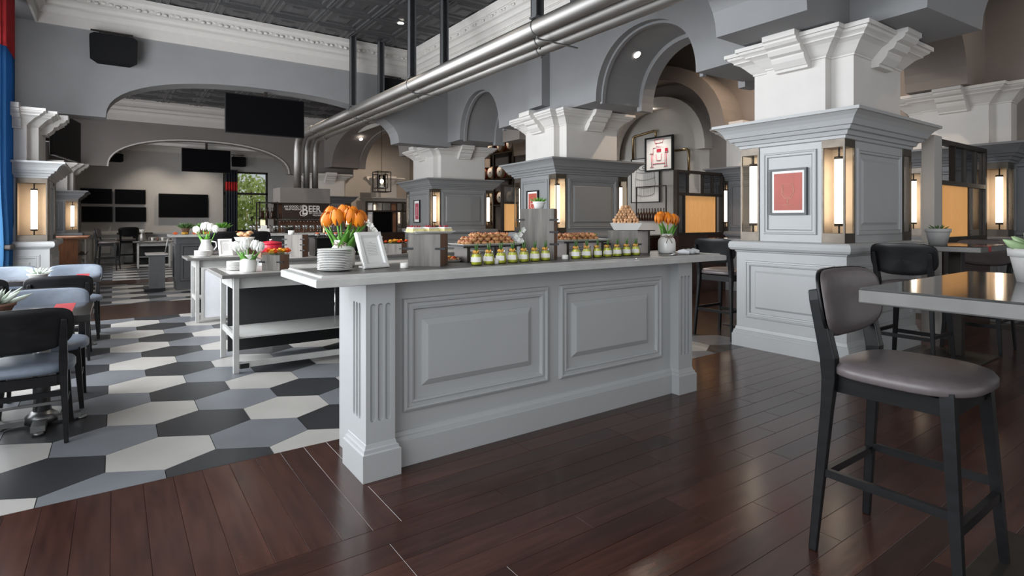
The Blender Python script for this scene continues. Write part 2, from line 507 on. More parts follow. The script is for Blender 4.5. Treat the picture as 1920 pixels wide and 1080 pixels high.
wx2 = struct(arch_wall(MB(), fX, -1.35, 6.6, 2.76, 4.9, [(-0.14, 4.5, 2.76, 0.84, 2.3)], 18.6, 18.95).build('wall_cross_far', 'bay_paint'), 'dark grey cross wall with a flat arch in front of the far wall', 'wall')
wx0 = struct(arch_wall(MB(), fX, -1.35, 5.7, 3.08, 5.1, [(-0.3, 4.78, 3.08, 0.80, 2.4)], 2.42, 3.3).build('wall_cross_near', 'wall_paint'), 'grey cross wall whose arch springs from the near pillar', 'wall')
# end wall with the screens, window at its right
we = MB().box(-1.35, 2.95, 20.8, 21.0, 0, 4.9).box(2.95, 4.35, 20.8, 21.0, 0, 0.92).box(2.95, 4.35, 20.8, 21.0, 2.95, 4.9).box(4.35, 12, 20.8, 21.0, 0, 4.9).build('wall_back', 'end_paint')
struct(we, 'pale grey far wall with black screens', 'wall')
# left wall
wl = MB().box(-1.5, -1.35, 10.3, 12.6, 0, 5.1).box(-1.5, -1.35, 17.2, 21, 0, 5.1).box(-1.5, -1.35, 4.1, 4.7, 0, 5.1).box(-1.5, -1.35, -1.5, 4.1, 0, 0.5).box(-1.5, -1.35, -1.5, 4.1, 3.9, 5.1)
wl.box(-1.5, -1.35, 4.7, 10.3, 0, 0.5).box(-1.5, -1.35, 4.7, 10.3, 3.9, 5.1).box(-1.5, -1.35, 12.6, 17.2, 0, 0.9).box(-1.5, -1.35, 12.6, 17.2, 3.5, 5.1)
struct(wl.build('wall_left', 'wall_paint'), 'grey window wall along the left side', 'wall')
def window(n, y0, y1, z0, z1, k, label):
    w = MB().box(-1.47, -1.38, y0, y1, z0, z0 + .07).box(-1.47, -1.38, y0, y1, z1 - .07, z1)
    for i in range(k + 1):
        y = y0 + (y1 - y0) * i / k
        w.box(-1.47, -1.38, max(y0, y - .035), min(y1, y + .035), z0, z1)
    w.box(-1.46, -1.39, y0, y1, z0 + (z1 - z0) * .62, z0 + (z1 - z0) * .62 + .05)
    o = struct(w.build('window_%d' % n, 'metal_dark'), label, 'window')
    for i in range(k):
        a = y0 + (y1 - y0) * i / k + .035; b = y0 + (y1 - y0) * (i + 1) / k - .035
        MB().box(-1.43, -1.425, a, b, z0 + .07, z1 - .07).build('pane', 'window_glass', o)
    return o
window(1, 4.7, 10.3, 0.5, 3.9, 4, 'tall dark framed window behind the blue curtain')
window(2, 12.6, 17.2, 0.9, 3.5, 4, 'dark framed window beyond the left pilaster')
window(4, -1.3, 4.1, 0.5, 3.9, 4, 'tall dark framed window left of the viewer')  # unseen window, added as the opening for the near fill light
# window in the end wall
w3 = MB()
for x in (2.98, 4.32): w3.box(x - .03, x + .03, 20.85, 20.93, 0.92, 2.95)
w3.box(2.95, 4.35, 20.85, 20.93, 0.92, 0.98).box(2.95, 4.35, 20.85, 20.93, 2.17, 2.24).box(2.95, 4.35, 20.85, 20.93, 2.89, 2.95)
w3 = struct(w3.build('window_3', 'metal_dark'), 'window in the far wall with trees outside', 'window')
for a, b in ((3.01, 4.29),):
    MB().box(a, b, 20.885, 20.89, .98, 2.17).build('pane', 'window_glass', w3)
    MB().box(a, b, 20.885, 20.89, 2.24, 2.89).build('pane', 'window_glass', w3)
# outer aisle wall
wr = MB().box(9.7, 9.9, -1.5, 6.85, 0, 5.1).box(9.7, 9.9, 9.45, 21, 0, 5.1)
struct(arch_wall(wr, fY, 6.85, 9.45, 3.0, 5.1, [(6.9, 9.4, 3.0, 0.86, 2.2)], 9.7, 9.9).build('wall_right', 'aisle_paint'), 'warm brown outer wall of the side aisle', 'wall')
struct(MB().box(9.92, 10.0, 6.5, 9.8, 0, 4.6).build('wall_niche', 'niche_paint'), 'white wall inside the arched niche hung with framed drawings', 'wall')
# archivolts around the niche
def ring_arch(m, fn, a0, a1, zs, h, n, wd, t0, t1, nseg=26):
    lo = []
    c = (a0 + a1) / 2; w = (a1 - a0) / 2
    for i in range(nseg + 1):
        th = math.pi * (1 - i / nseg)
        x = math.copysign(abs(math.cos(th)) ** (2 / n), math.cos(th)); z = abs(math.sin(th)) ** (2 / n)
        p = (c + w * x, zs + h * z); q = (c + (w + wd) * x, zs + (h + wd) * z)
        lo.append([fn(p[0], t0, p[1]), fn(p[0], t1, p[1]), fn(q[0], t1, q[1]), fn(q[0], t0, q[1])])
    m.rings(lo, True, True)
    return m
ring_arch(MB(), fX, -.14, 4.5, 2.76, .84, 2.3, .035, 18.57, 18.62).build('arch_edge', 'trim_white', wx2)
struct(ring_arch(MB(), fY, 7.0, 9.3, 2.72, 1.0, 2.2, 0.22, 9.45, 9.7).build('trim_1', 'niche_paint'), 'pale arched band framing the niche', 'trim')
struct(ring_arch(MB(), fY, 6.35, 9.75, 2.95, 1.25, 2.1, 0.28, 9.05, 9.7).build('trim_2', 'aisle_paint'), 'wide brown arch in front of the niche', 'trim')

# arcade wall above the pillar row (runs along a line turned 4.3 degrees from the room)
AR = R(-4.29)
AX0 = 5.37
def fA(s, t, z):
    # s along the row (world y at the face), t into the aisle
    return (AX0 + 0.075 * s + t, s - 0.075 * t, z)
wa = arch_wall(MB(), fA, -2.0, 13.25, 3.07, 5.1, [(-1.8, 1.80, 3.07, 0.9, 2.3), (4.20, 6.06, 3.07, 0.88, 2.15), (8.95, 10.68, 3.07, 0.90, 2.15)], 0, 1.08)
wa = struct(wa.build('wall_arcade', 'wall_paint'), 'blue grey arcade wall with round arches above the pillars', 'wall')
# ribs at both edges of the arches
def fB(q, t, z):
    return (6.36 - 0.139 * (q - 13.25) + t, q, z)
wf = struct(arch_wall(MB(), fB, 13.25, 18.6, 3.02, 5.1, [(14.05, 18.05, 3.02, 1.12, 2.1)], 0, 1.08).build('wall_arcade_far', 'bay_paint'), 'grey arcade wall with a wide arch between the third and farthest pillars', 'wall')
ring_arch(MB(), fB, 14.1, 18.0, 3.0, 1.1, 2.1, .09, .9, 1.1).build('arch_rib', 'bay_paint', wf)
for a0, a1, h in ((4.20, 6.06, .88), (8.95, 10.68, .90)):
    ring_arch(MB(), fA, a0 + 0.06, a1 - 0.06, 3.0, h + 0.01, 2.15, 0.10, 0.86, 1.10).build('arch_rib', 'wall_paint', wa)
    ring_arch(MB(), fA, a0 + 0.03, a1 - 0.03, 3.04, h + 0.0, 2.15, 0.05, 0.10, 0.16).build('arch_rib', 'wall_paint', wa)
# pilaster strip on the arcade wall above the second pillar
for s in (7.45,):
    m = MB(); m.prism([(s - .2, 3.2), (s + .2, 3.2), (s + .2, 4.5), (s - .2, 4.5)], lambda a, z: fA(a, 0.0, z), lambda a, z: fA(a, -0.16, z))
    m.build('wall_strip', 'wall_paint', wa)
# bulkheads that carry the crown moulding
struct(MB().box(5.4, 6.75, 3.3, 11.3, 4.38, 5.1).build('wall_bulkhead', 'wall_paint'), 'grey bulkhead above the arcade, hidden by the pipes', 'wall')
struct(MB().box(-1.5, -1.0, 3.3, 11.3, 4.38, 5.1).build('wall_bulkhead_left', 'wall_paint'), 'grey bulkhead above the left windows', 'wall')
# aisle: transverse arches and vault
for i, (y0, y1) in enumerate(((2.5, 3.2), (9.85, 10.5), (11.9, 12.6))):
    xa = 5.37 + .075 * y0 + 1.08
    struct(arch_wall(MB(), fX, xa, 9.7, 3.07, 5.1, [(xa + 0.35, 9.0, 3.07, 0.95, 2.1)], y0, y1).build('wall_aisle_arch', 'aisle_paint'),
           ['brown arch over the aisle beside the near pillar', 'brown arch over the aisle beyond the white niche', 'brown arch over the aisle beside the third pillar'][i], 'arch')
struct(MB().box(5.4, 12, -1.5, 21, 5.1, 5.2).build('ceiling_aisle', 'aisle_paint'), 'brown plaster ceiling of the side aisle', 'ceiling')

# ---- ceilings
def tin_panel(S):
    m = MB(); h = S / 2
    def sq(i, z): return [(-h + i, -h + i, z), (h - i, -h + i, z), (h - i, h - i, z), (-h + i, h - i, z)]
    m.rings([sq(0.002, 0.02), sq(0.002, -.012), sq(0.03, -.022), sq(0.05, -.004), sq(0.10, -.004), sq(0.115, -.016), sq(0.15, -.016), sq(0.165, 0.004), sq(0.25, 0.004), sq(.30, -.012)], False, True)
    me = m.mesh('ceiling_panel'); me.materials.append(M['tin_ceiling'])
    return me
TP = tin_panel(0.80)
def tin_ceiling(name, label, x0, x1, y0, y1, z):
    c = struct(MB().box(x0, x1, y0, y1, z, z + .1).build(name, 'tin_ceiling'), label, 'ceiling')
    nx = int((x1 - x0) / .8) + 1; ny = int((y1 - y0) / .8) + 1
    for i in range(nx):
        for j in range(ny):
            X = x0 + .4 + .8 * i; Y = y1 - .4 - .8 * j
            if X + .4 > x1 + .3 or Y - .4 < y0 - .3: continue
            link('ceiling_panel', TP, c, (X, Y, z - .021))
    return c
c1 = tin_ceiling('ceiling', 'dark pressed tin ceiling of the main hall', -1.0, 5.4, 3.3, 11.3, 4.975)
c2 = tin_ceiling('ceiling_second_bay', 'dark pressed tin ceiling seen through the first arch', -1.3, 6.3, 11.75, 18.6, 4.62)
struct(MB().box(-1.35, 6.6, 18.95, 20.8, 3.82, 3.95).build('ceiling_far', 'trim_white'), 'pale ceiling in front of the far screens', 'ceiling')
struct(MB().box(-1.5, 12, -1.5, 2.42, 5.1, 5.2).build('ceiling_near', 'tin_ceiling'), 'dark ceiling over the front of the hall', 'ceiling')
def crown(n, x0, x1, y0, y1, prof, label):
    m = MB()
    m.sweep_rect((x1 - x0) / 2, (y1 - y0) / 2, prof, ((x0 + x1) / 2, (y0 + y1) / 2), False, False)
    return struct(m.build('trim_%d' % n, 'trim_white'), label, 'trim')
CP = [(0, 4.36), (-.03, 4.36), (-.03, 4.515), (-.045, 4.515), (-.045, 4.53), (-.06, 4.53), (-.065, 4.55), (-.085, 4.575), (-.12, 4.605), (-.14, 4.61), (-.14, 4.63), (-.125, 4.635), (-.13, 4.66), (-.155, 4.69), (-.185, 4.705), (-.195, 4.71), (-.195, 4.73), (-.18, 4.735), (-.18, 4.815), (-.20, 4.82), (-.205, 4.84), (-.225, 4.86), (-.235, 4.87), (-.235, 4.94)]
t3 = crown(3, -1.0, 5.4, 3.3, 11.3, CP, 'white carved crown moulding around the dark ceiling')
# carved leaf relief on the upper crown band
lf = MB(); rng = random.Random(2)
for i in range(64):
    x = -0.8 + i * 6.0 / 64
    lf.sphere((x, 11.3 - .182 + .012 * math.sin(i * 1.9), 4.775 + .018 * math.sin(i * 1.9)), .034, 6, 4, (1.3, .6, .8))
for i in range(84):
    y = 3.5 + i * 7.6 / 84
    lf.sphere((5.4 - .182 + .012 * math.sin(i * 1.9), y, 4.775 + .018 * math.sin(i * 1.9)), .034, 6, 4, (.6, 1.3, .8))
lo = lf.build('leaf_relief', 'trim_white', t3); lo['kind'] = 'stuff'
CP2 = [(o, z - 0.34) for o, z in CP]
crown(4, -1.3, 6.2, 11.75, 18.6, [(o, z - .34) for o, z in CP], 'pale crown moulding of the second bay')
crown(5, -1.3, 6.4, 18.95, 20.8, [(o * .5, 3.45 + (z - 4.36) * .52) for o, z in CP], 'white crown moulding above the far screens')
# wainscot panelling on the end wall
ws = struct(MB().box(-1.3, 2.9, 20.74, 20.8, 0, 0.86).box(-1.3, 2.9, 20.70, 20.8, .86, .92).build('baseboard_back', 'panel_grey'), 'grey panelled wainscot under the screens', 'wainscot')
fE = lambda a, o, z: (a, 20.74 - o, z)
for i in range(6):
    a = -1.2 + i * .68
    MB().frame(fE, a, a + .58, .14, .78, [(0, 0), (.01, .02), (.05, .02), (.06, 0)]).frame(fE, a + .14, a + .44, .28, .64, [(0, 0), (.03, .02)], True).build('wainscot_panel', 'panel_grey', ws)
# dark wainscot of the outer aisle wall
ws2 = struct(MB().box(9.62, 9.7, -1.2, 6.4, 0, 2.16).box(9.56, 9.7, -1.2, 6.4, 2.16, 2.3).box(9.57, 9.7, -1.2, 6.4, .92, .98).build('baseboard_right', 'panel_dark'), 'dark grey tall panelling on the outer aisle wall', 'wainscot')
fW = lambda a, o, z: (9.62 - o, -a, z)
for i in range(9):
    a = -6.3 + i * .82
    MB().frame(fW, a, a + .66, 1.1, 2.05, [(0, 0), (.01, .025), (.05, .025), (.06, 0)]).build('wainscot_panel', 'panel_dark', ws2)
    MB().frame(fW, a, a + .66, .2, .85, [(0, 0), (.01, .025), (.05, .025), (.06, 0)]).build('wainscot_panel', 'panel_dark', ws2)

# ================================================================== PILLARS
def face_fn(k, hx, hy):
    if k == 0: return lambda a, o, z: (a, -hy - o, z)
    if k == 1: return lambda a, o, z: (-hx - o, -a, z)
    if k == 2: return lambda a, o, z: (-a, hy + o, z)
    return lambda a, o, z: (hx + o, a, z)
CONSOLE = [(0, 2.76), (.07, 2.76), (.07, 2.785), (.085, 2.79), (.13, 2.84), (.145, 2.875), (.145, 2.89), (.19, 2.905), (.215, 2.945), (.215, 2.96), (.26, 2.975), (.285, 3.0), (.285, 3.02), (.31, 3.03), (.31, 3.10), (0, 3.10)]
def pillar(label, loc, rz, hx, hy, kz=1.0, n=.19, paint='panel_grey', white='plaster_white', lamp_corners=((-1, -1), (1, -1), (-1, 1), (1, 1)), faces=(0, 1, 2, 3)):
    t = thing('pillar', label, 'pillar', loc, rz)
    t.scale = (1, 1, kz)
    p = MB().sweep_rect(hx, hy, [(.035, 0), (.035, .125), (.028, .13), (.028, .145), (.022, .15), (.022, .165), (.012, .17), (.006, .20), (0, .205), (0, .975)], cap0=True).build('plinth', paint, t)
    for k in faces:
        f = face_fn(k, hx, hy); w = (hx if k in (0, 2) else hy) - .10
        MB().frame(f, -w, w, .30, .89, [(0, -.002), (.006, .016), (.018, .018), (.022, .010), (.04, .010), (.044, .018), (.052, .016), (.058, -.002)]).build('panel_moulding', paint, p)
        MB().frame(f, -w + .10, w - .10, .40, .79, [(0, -.002), (.022, .014)], True).build('raised_panel', paint, p)
    MB().sweep_rect(hx, hy, [(0, .97), (.01, .98), (.012, .99), (.045, .998), (.058, 1.02), (.06, 1.05), (.052, 1.078), (.03, 1.09), (-.05, 1.092)]).build('ledge', paint, t, bevel=0)
    bx, by = hx - .04, hy - .04
    b = MB().box(-bx, bx, -by + n, by - n, 1.09, 2.06).box(-bx + n, bx - n, -by, by, 1.09, 2.06).build('body', paint, t)
    for k in faces:
        f = face_fn(k, bx, by); w = (bx if k in (0, 2) else by) - n - .045
        MB().frame(f, -w, w, 1.16, 1.97, [(0, -.002), (.006, .018), (.02, .020), (.024, .010), (.04, .010), (.046, .016), (.052, -.002)]).build('panel_moulding', paint, b)
        if k in (0, 2):
            MB().frame(f, -w + .09, w - .09, 1.25, 1.88, [(0, -.002), (.03, .014)], True).build('raised_panel', paint, b)
    MB().sweep_rect(bx, by, [(0, 2.03), (.02, 2.04), (.024, 2.065), (.045, 2.07), (.052, 2.09), (.058, 2.105), (.085, 2.11), (.095, 2.13), (.10, 2.142), (.12, 2.147), (.128, 2.165), (.14, 2.19), (.165, 2.222), (.19, 2.243), (.20, 2.25), (.218, 2.253), (.218, 2.28)], cap0=True).build('cornice', paint, t)
    A = (hx - .14, hy - .25); B = (hx - .25, hy - .05)
    MB().box(-A[0], A[0], -A[1], A[1], 2.28, 3.05).box(-B[0], B[0], -B[1], B[1], 2.28, 3.05).build('shaft', white, t)
    cp = MB()
    prof = [(0, 2.825), (.012, 2.83), (.012, 2.845), (.02, 2.85), (.035, 2.865), (.07, 2.905), (.10, 2.935), (.135, 2.955), (.15, 2.96), (.15, 2.972), (.165, 2.985), (.19, 3.0), (.20, 3.02), (.22, 3.022), (.22, 3.06)]
    cp.sweep_rect(A[0], A[1], prof).sweep_rect(B[0], B[1], prof)
    cp = cp.build('capital', white, t)
    for k in faces:
        f = face_fn(k, A[0] if k in (1, 3) else B[0], B[1] if k in (0, 2) else A[1])
        MB().prism(CONSOLE, lambda o, z: f(-.16, o, z), lambda o, z: f(.16, o, z)).build('console', white, cp)
    for sx, sy in lamp_corners:
        m = MB()
        x0, x1 = sx * (bx - n), sx * bx; y0, y1 = sy * (by - n), sy * by
        def bb(mm, xa, xb, ya, yb, za, zb): return mm.box(min(xa, xb), max(xa, xb), min(ya, yb), max(ya, yb), za, zb)
        ex, ey = sx * (bx + .012), sy * (by + .012)
        bb(m, x0, ex, y0, ey, 1.092, 1.18); bb(m, x0, ex, y0, ey, 1.965, 2.055)
        q = .016
        bb(m, ex, ex - sx * q, ey, ey - sy * q, 1.18, 1.965)
        bb(m, x0, x0 + sx * q, ey, ey - sy * q, 1.18, 1.965)
        bb(m, ex, ex - sx * q, y0, y0 + sy * q, 1.18, 1.965)
        l = m.build('corner_lamp', 'metal_bronze', t)
        cx, cy = (x0 + ex) / 2 + sx * .012, (y0 + ey) / 2 + sy * .012
        MB().lathe([(.037, 1.27), (.037, 1.86)], 14, (cx, cy, 0)).build('light_tube', 'tube_lamp', l)
        MB().lathe([(.04, 1.245), (.04, 1.27)], 12, (cx, cy, 0)).lathe([(.04, 1.86), (.04, 1.885)], 12, (cx, cy, 0)).lathe([(.008, 1.18), (.008, 1.245)], 6, (cx, cy, 0)).lathe([(.008, 1.885), (.008, 1.965)], 6, (cx, cy, 0)).build('tube_cap', 'metal_dark', l)
        g = .005
        pa = MB(); bb(pa, x0 + sx * q, ex - sx * q, ey - sy * g, ey - sy * 2 * g, 1.18, 1.965); pa.build('pane', 'lamp_glass', l)
        pa = MB(); bb(pa, ex - sx * g, ex - sx * 2 * g, y0 + sy * q, ey - sy * q, 1.18, 1.965); pa.build('pane', 'lamp_glass', l)
        pa = MB(); bb(pa, x0, x0 + sx * .006, y0, ey - sy * .02, 1.18, 1.965); bb(pa, x0, ex - sx * .02, y0, y0 + sy * .006, 1.18, 1.965); pa.build('backing', 'parchment', l)
    return t
P1 = (6.08, 2.88)
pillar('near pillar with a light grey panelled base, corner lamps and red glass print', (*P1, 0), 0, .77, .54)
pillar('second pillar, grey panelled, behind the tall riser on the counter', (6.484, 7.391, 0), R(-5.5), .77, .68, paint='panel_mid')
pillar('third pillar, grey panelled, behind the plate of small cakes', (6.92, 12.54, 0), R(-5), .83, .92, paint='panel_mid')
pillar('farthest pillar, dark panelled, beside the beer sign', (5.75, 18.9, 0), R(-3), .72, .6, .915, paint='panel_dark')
pillar('left wall pilaster with a lit corner lamp by the blue curtain', (-1.20, 10.85, 0), 0, .46, .74, .925, n=.32)
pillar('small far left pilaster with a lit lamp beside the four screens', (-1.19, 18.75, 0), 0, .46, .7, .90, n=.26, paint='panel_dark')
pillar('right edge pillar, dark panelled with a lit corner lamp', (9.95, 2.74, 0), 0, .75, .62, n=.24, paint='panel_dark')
pillar('pillar against the outer aisle wall left of the near pillar', (9.95, 5.95, 0), 0, .6, .5, paint='panel_dark')

pillar('white far pillar seen below the cage lantern', (8.15, 19.7, 0), 0, .55, .5, .93, paint='panel_grey')
# ================================================================== PIPES
pt = thing('pipe_run', 'three steel overhead pipes running down the hall and bending into the tap hood', 'pipe', (3.86, 15.0, 2.13))
for i, (x, z, r, ye) in enumerate(((3.86, 3.46, .092, 15.05), (4.09, 3.43, .078, 15.05), (4.31, 3.42, .078, 15.05))):
    pts = [(x, -1.2, z), (x, ye - .45, z)]
    for k in range(1, 8):
        a = R(90) * k / 7
        pts.append((x, ye - .45 + .45 * math.sin(a), z - .45 + .45 * math.cos(a)))
    pts.append((x, ye, 2.122))
    m = MB().tube([(a - 3.86, b - 15.0, c - 2.13) for a, b, c in pts], r, 18)
    m.build('pipe', 'steel', pt)
    for y in (1.7, 4.95, 8.2, 10.9, 13.6):
        cl = MB()
        yy = y + (.0 if i == 0 else .25 * i)
        lp = [(x - 3.86 + (r + .006) * math.cos(a * math.pi / 8), yy - 15.0, z - 2.13 + (r + .006) * math.sin(a * math.pi / 8)) for a in range(17)]
        cl.tube(lp, .007, 6, False)
        cl.cbox((x - 3.86, yy - 15.0, z - 2.13 - r - .02), (.02, .02, .035))
        cl.build('pipe_clamp', 'steel_dark', pt)
for j, y in enumerate((1.7, 4.95, 8.2, 10.9)):
    for i, x in enumerate((3.86, 4.445)):
        m = MB().box(x - .055, x - .045, y - .05, y + .05, 3.44 if i else 3.56, 4.95).box(x + .045, x + .055, y - .05, y + .05, 3.44 if i else 3.56, 4.95).box(x - .055, x + .055, y + .035, y + .05, 3.44 if i else 3.56, 4.95)
        m.box(x - .07, x + .07, y - .06, y + .06, 3.43 if i else 3.552, 3.46 if i else 3.575)
        tag(m.build('pipe_hanger', 'strut_grey'), '%s channel post holding the overhead pipes, %s side, %s from the front' % ('grey steel', 'aisle' if i else 'window', ORD[j]), 'hanger', 'pipe hangers')
for j, y in enumerate((1.7, 4.95, 8.2, 10.9)):
    tag(MB().box(3.86, 4.46, y - .012, y + .012, 3.328, 3.34).build('pipe_bracket', 'steel_dark'), 'steel cross bar under the pipes at the %s hanger pair from the front' % ORD[j], 'bracket', 'pipe cross bars')

# ================================================================== MAIN COUNTER
ct = thing('buffet_counter', 'long grey panelled buffet counter with fluted corner posts in the foreground', 'counter', (1.0, 2.66, 0))
def L(x, y, z): return (x - 1.0, y - 2.66, z)
def lbox(m, x0, x1, y0, y1, z0, z1): return m.box(x0 - 1.0, x1 - 1.0, y0 - 2.66, y1 - 2.66, z0, z1)
m = MB(); lbox(m, 1.06, 3.58, 2.775, 3.22, 0, .985)
body = m.build('body', 'panel_grey', ct)
m = MB(); prof = [(2.775, 0), (2.738, 0), (2.738, .135), (2.745, .14), (2.748, .155), (2.756, .158), (2.765, .178), (2.775, .182)]
m.prism(prof, lambda y, z: L(1.15, y, z), lambda y, z: L(3.46, y, z)).build('base_moulding', 'panel_grey', ct)
fC = lambda a, o, z: L(a, 2.775 - o, z)
for a0, a1, r0, r1 in ((1.25, 2.245, 1.36, 2.11), (2.335, 3.33, 2.44, 3.185)):
    pm = MB().frame(fC, a0, a1, .277, .882, [(0, -.003), (.004, .018), (.016, .024), (.024, .022), (.028, .012), (.044, .012), (.048, .020), (.058, .018), (.066, -.003)]).build('panel_moulding', 'panel_grey', ct)
    MB().frame(fC, r0, r1, .40, .765, [(0, -.003), (.004, .006), (.034, .022)], True).build('raised_panel', 'panel_grey', pm)
def fluted(m, fn, w, z0, z1, fz0, fz1, depth):
    """face plate of half width w with three round-ended flutes"""
    fw = .021; gap = .040
    cs = (-gap, 0, gap)
    xs = [-w, cs[0] - fw / 2 - .004, cs[0] + fw / 2 + .004, cs[1] - fw / 2 - .004, cs[1] + fw / 2 + .004, cs[2] - fw / 2 - .004, cs[2] + fw / 2 + .004, w]
    hw = fw / 2 + .004
    for i in (0, 2, 4, 6):
        m.prism([(xs[i], fz0), (xs[i + 1], fz0), (xs[i + 1], fz1), (xs[i], fz1)], lambda a, z: fn(a, 0, z), lambda a, z: fn(a, depth, z))
    for top in (True, False):
        zc = fz1 if top else fz0; ze = z1 if top else z0; s = 1 if top else -1
        pl = [(-w, zc)]
        for c in cs:
            for k in range(9):
                th = math.pi * (1 - k / 8)
                pl.append((c + hw * math.cos(th), zc + s * hw * math.sin(th)))
        pl.append((w, zc))
        for i in range(len(pl) - 1):
            a, b = pl[i], pl[i + 1]
            m.prism([a, b, (b[0], ze), (a[0], ze)], lambda x, z: fn(x, 0, z), lambda x, z: fn(x, depth, z))
    return m
for x0, x1 in ((1.02, 1.175), (3.44, 3.60)):
    w = (x1 - x0) / 2; cx = (x0 + x1) / 2; y0, y1 = 2.695, 2.95
    m = MB(); lbox(m, x0 + .012, x1 - .012, y0 + .012, y1 - .012, .15, .985)
    fluted(m, lambda a, o, z: L(cx + a, y0 + .012 - o, z), w, .15, .985, .30, .865, .012)
    cy = (y0 + y1) / 2
    if x0 < 2:
        fluted(m, lambda a, o, z: L(x0 + .012 - o, cy - a, z), (y1 - y0) / 2 - .0121, .15, .985, .30, .865, .012)
        lbox(m, x1 - .012, x1, y0 + .0121, y1 - .0121, .15, .985)
    else:
        fluted(m, lambda a, o, z: L(x1 - .012 + o, cy + a, z), (y1 - y0) / 2 - .0121, .15, .985, .30, .865, .012)
        lbox(m, x0, x0 + .012, y0 + .0121, y1 - .0121, .15, .985)
    pil = m.build('pilaster', 'panel_grey', ct)
    MB().sweep_rect(w, (y1 - y0) / 2, [(.024, 0), (.024, .135), (.016, .14), (.014, .155), (.006, .16), (.002, .178), (0, .18)], (cx - 1.0, cy - 2.66), True).build('plinth_block', 'panel_grey', pil)
# stone worktop
top = thing('worktop', 'pale stone worktop with a raised edge lying on the grey buffet counter', 'worktop', (.75, 2.60, .986))
def wt(x, y, z): return (x - .75, y - 2.60, z - .986)
hx, hy = (3.90 - .75) / 2, (3.27 - 2.60) / 2
MB().sweep_rect(hx, hy, [(-.012, .986), (0, .990), (0, 1.022), (-.004, 1.026), (-.022, 1.030), (-.035, 1.031)], (hx, hy), True).build('slab', 'stone_top', top)
for v in top.children[0].data.vertices: v.co.z -= .986
m = MB(); lp = []
m.rings([[wt(.75 + i, 2.60 + i, z), wt(3.90 - i, 2.60 + i, z), wt(3.90 - i, 3.27 - i, z), wt(.75 + i, 3.27 - i, z)] for i, z in ((.030, 1.030), (.036, 1.038), (.048, 1.040), (.058, 1.036), (.062, 1.0305))])
m.build('raised_lip', 'stone_top', top)
m = MB(); m.box(.065, 3.085, .065, .605, .045, .047); m.build('inlay', 'table_edge', top)
ZT = 1.034

# ================================================================== SEATING
def spow(c, e): return math.copysign(abs(c) ** e, c)
def pad(m, a, b, qt, qb, bow, t_front, t_back, cx, cy, cz, tilt, n=32, ax='back'):
    loops = []
    def pt(rho, th, off):
        c, s = math.cos(th), math.sin(th)
        q = qt if s > 0 else qb
        x = a * rho * spow(c, 2 / q); z = b * rho * spow(s, 2 / q)
        if ax == 'back':
            y = -bow * (x / a) ** 2 + off
            return (cx + x, cy + y + tilt * z, cz + z)
        return (cx + x, cy + z, cz + off)
    sgn = -1 if ax == 'back' else 1
    for rho in (.05, .4, .7, .88, .96, 1.0):
        loops.append([pt(rho, 2 * math.pi * k / n, sgn * t_front * (1 - rho ** 4) ** .5) for k in range(n)])
    for rho in (1.0, .97, .7, .05):
        loops.append([pt(rho, 2 * math.pi * k / n, -sgn * t_back * (1 if rho < .98 else .8)) for k in range(n)])
    m.rings(loops, True, True, True, True)
    return m
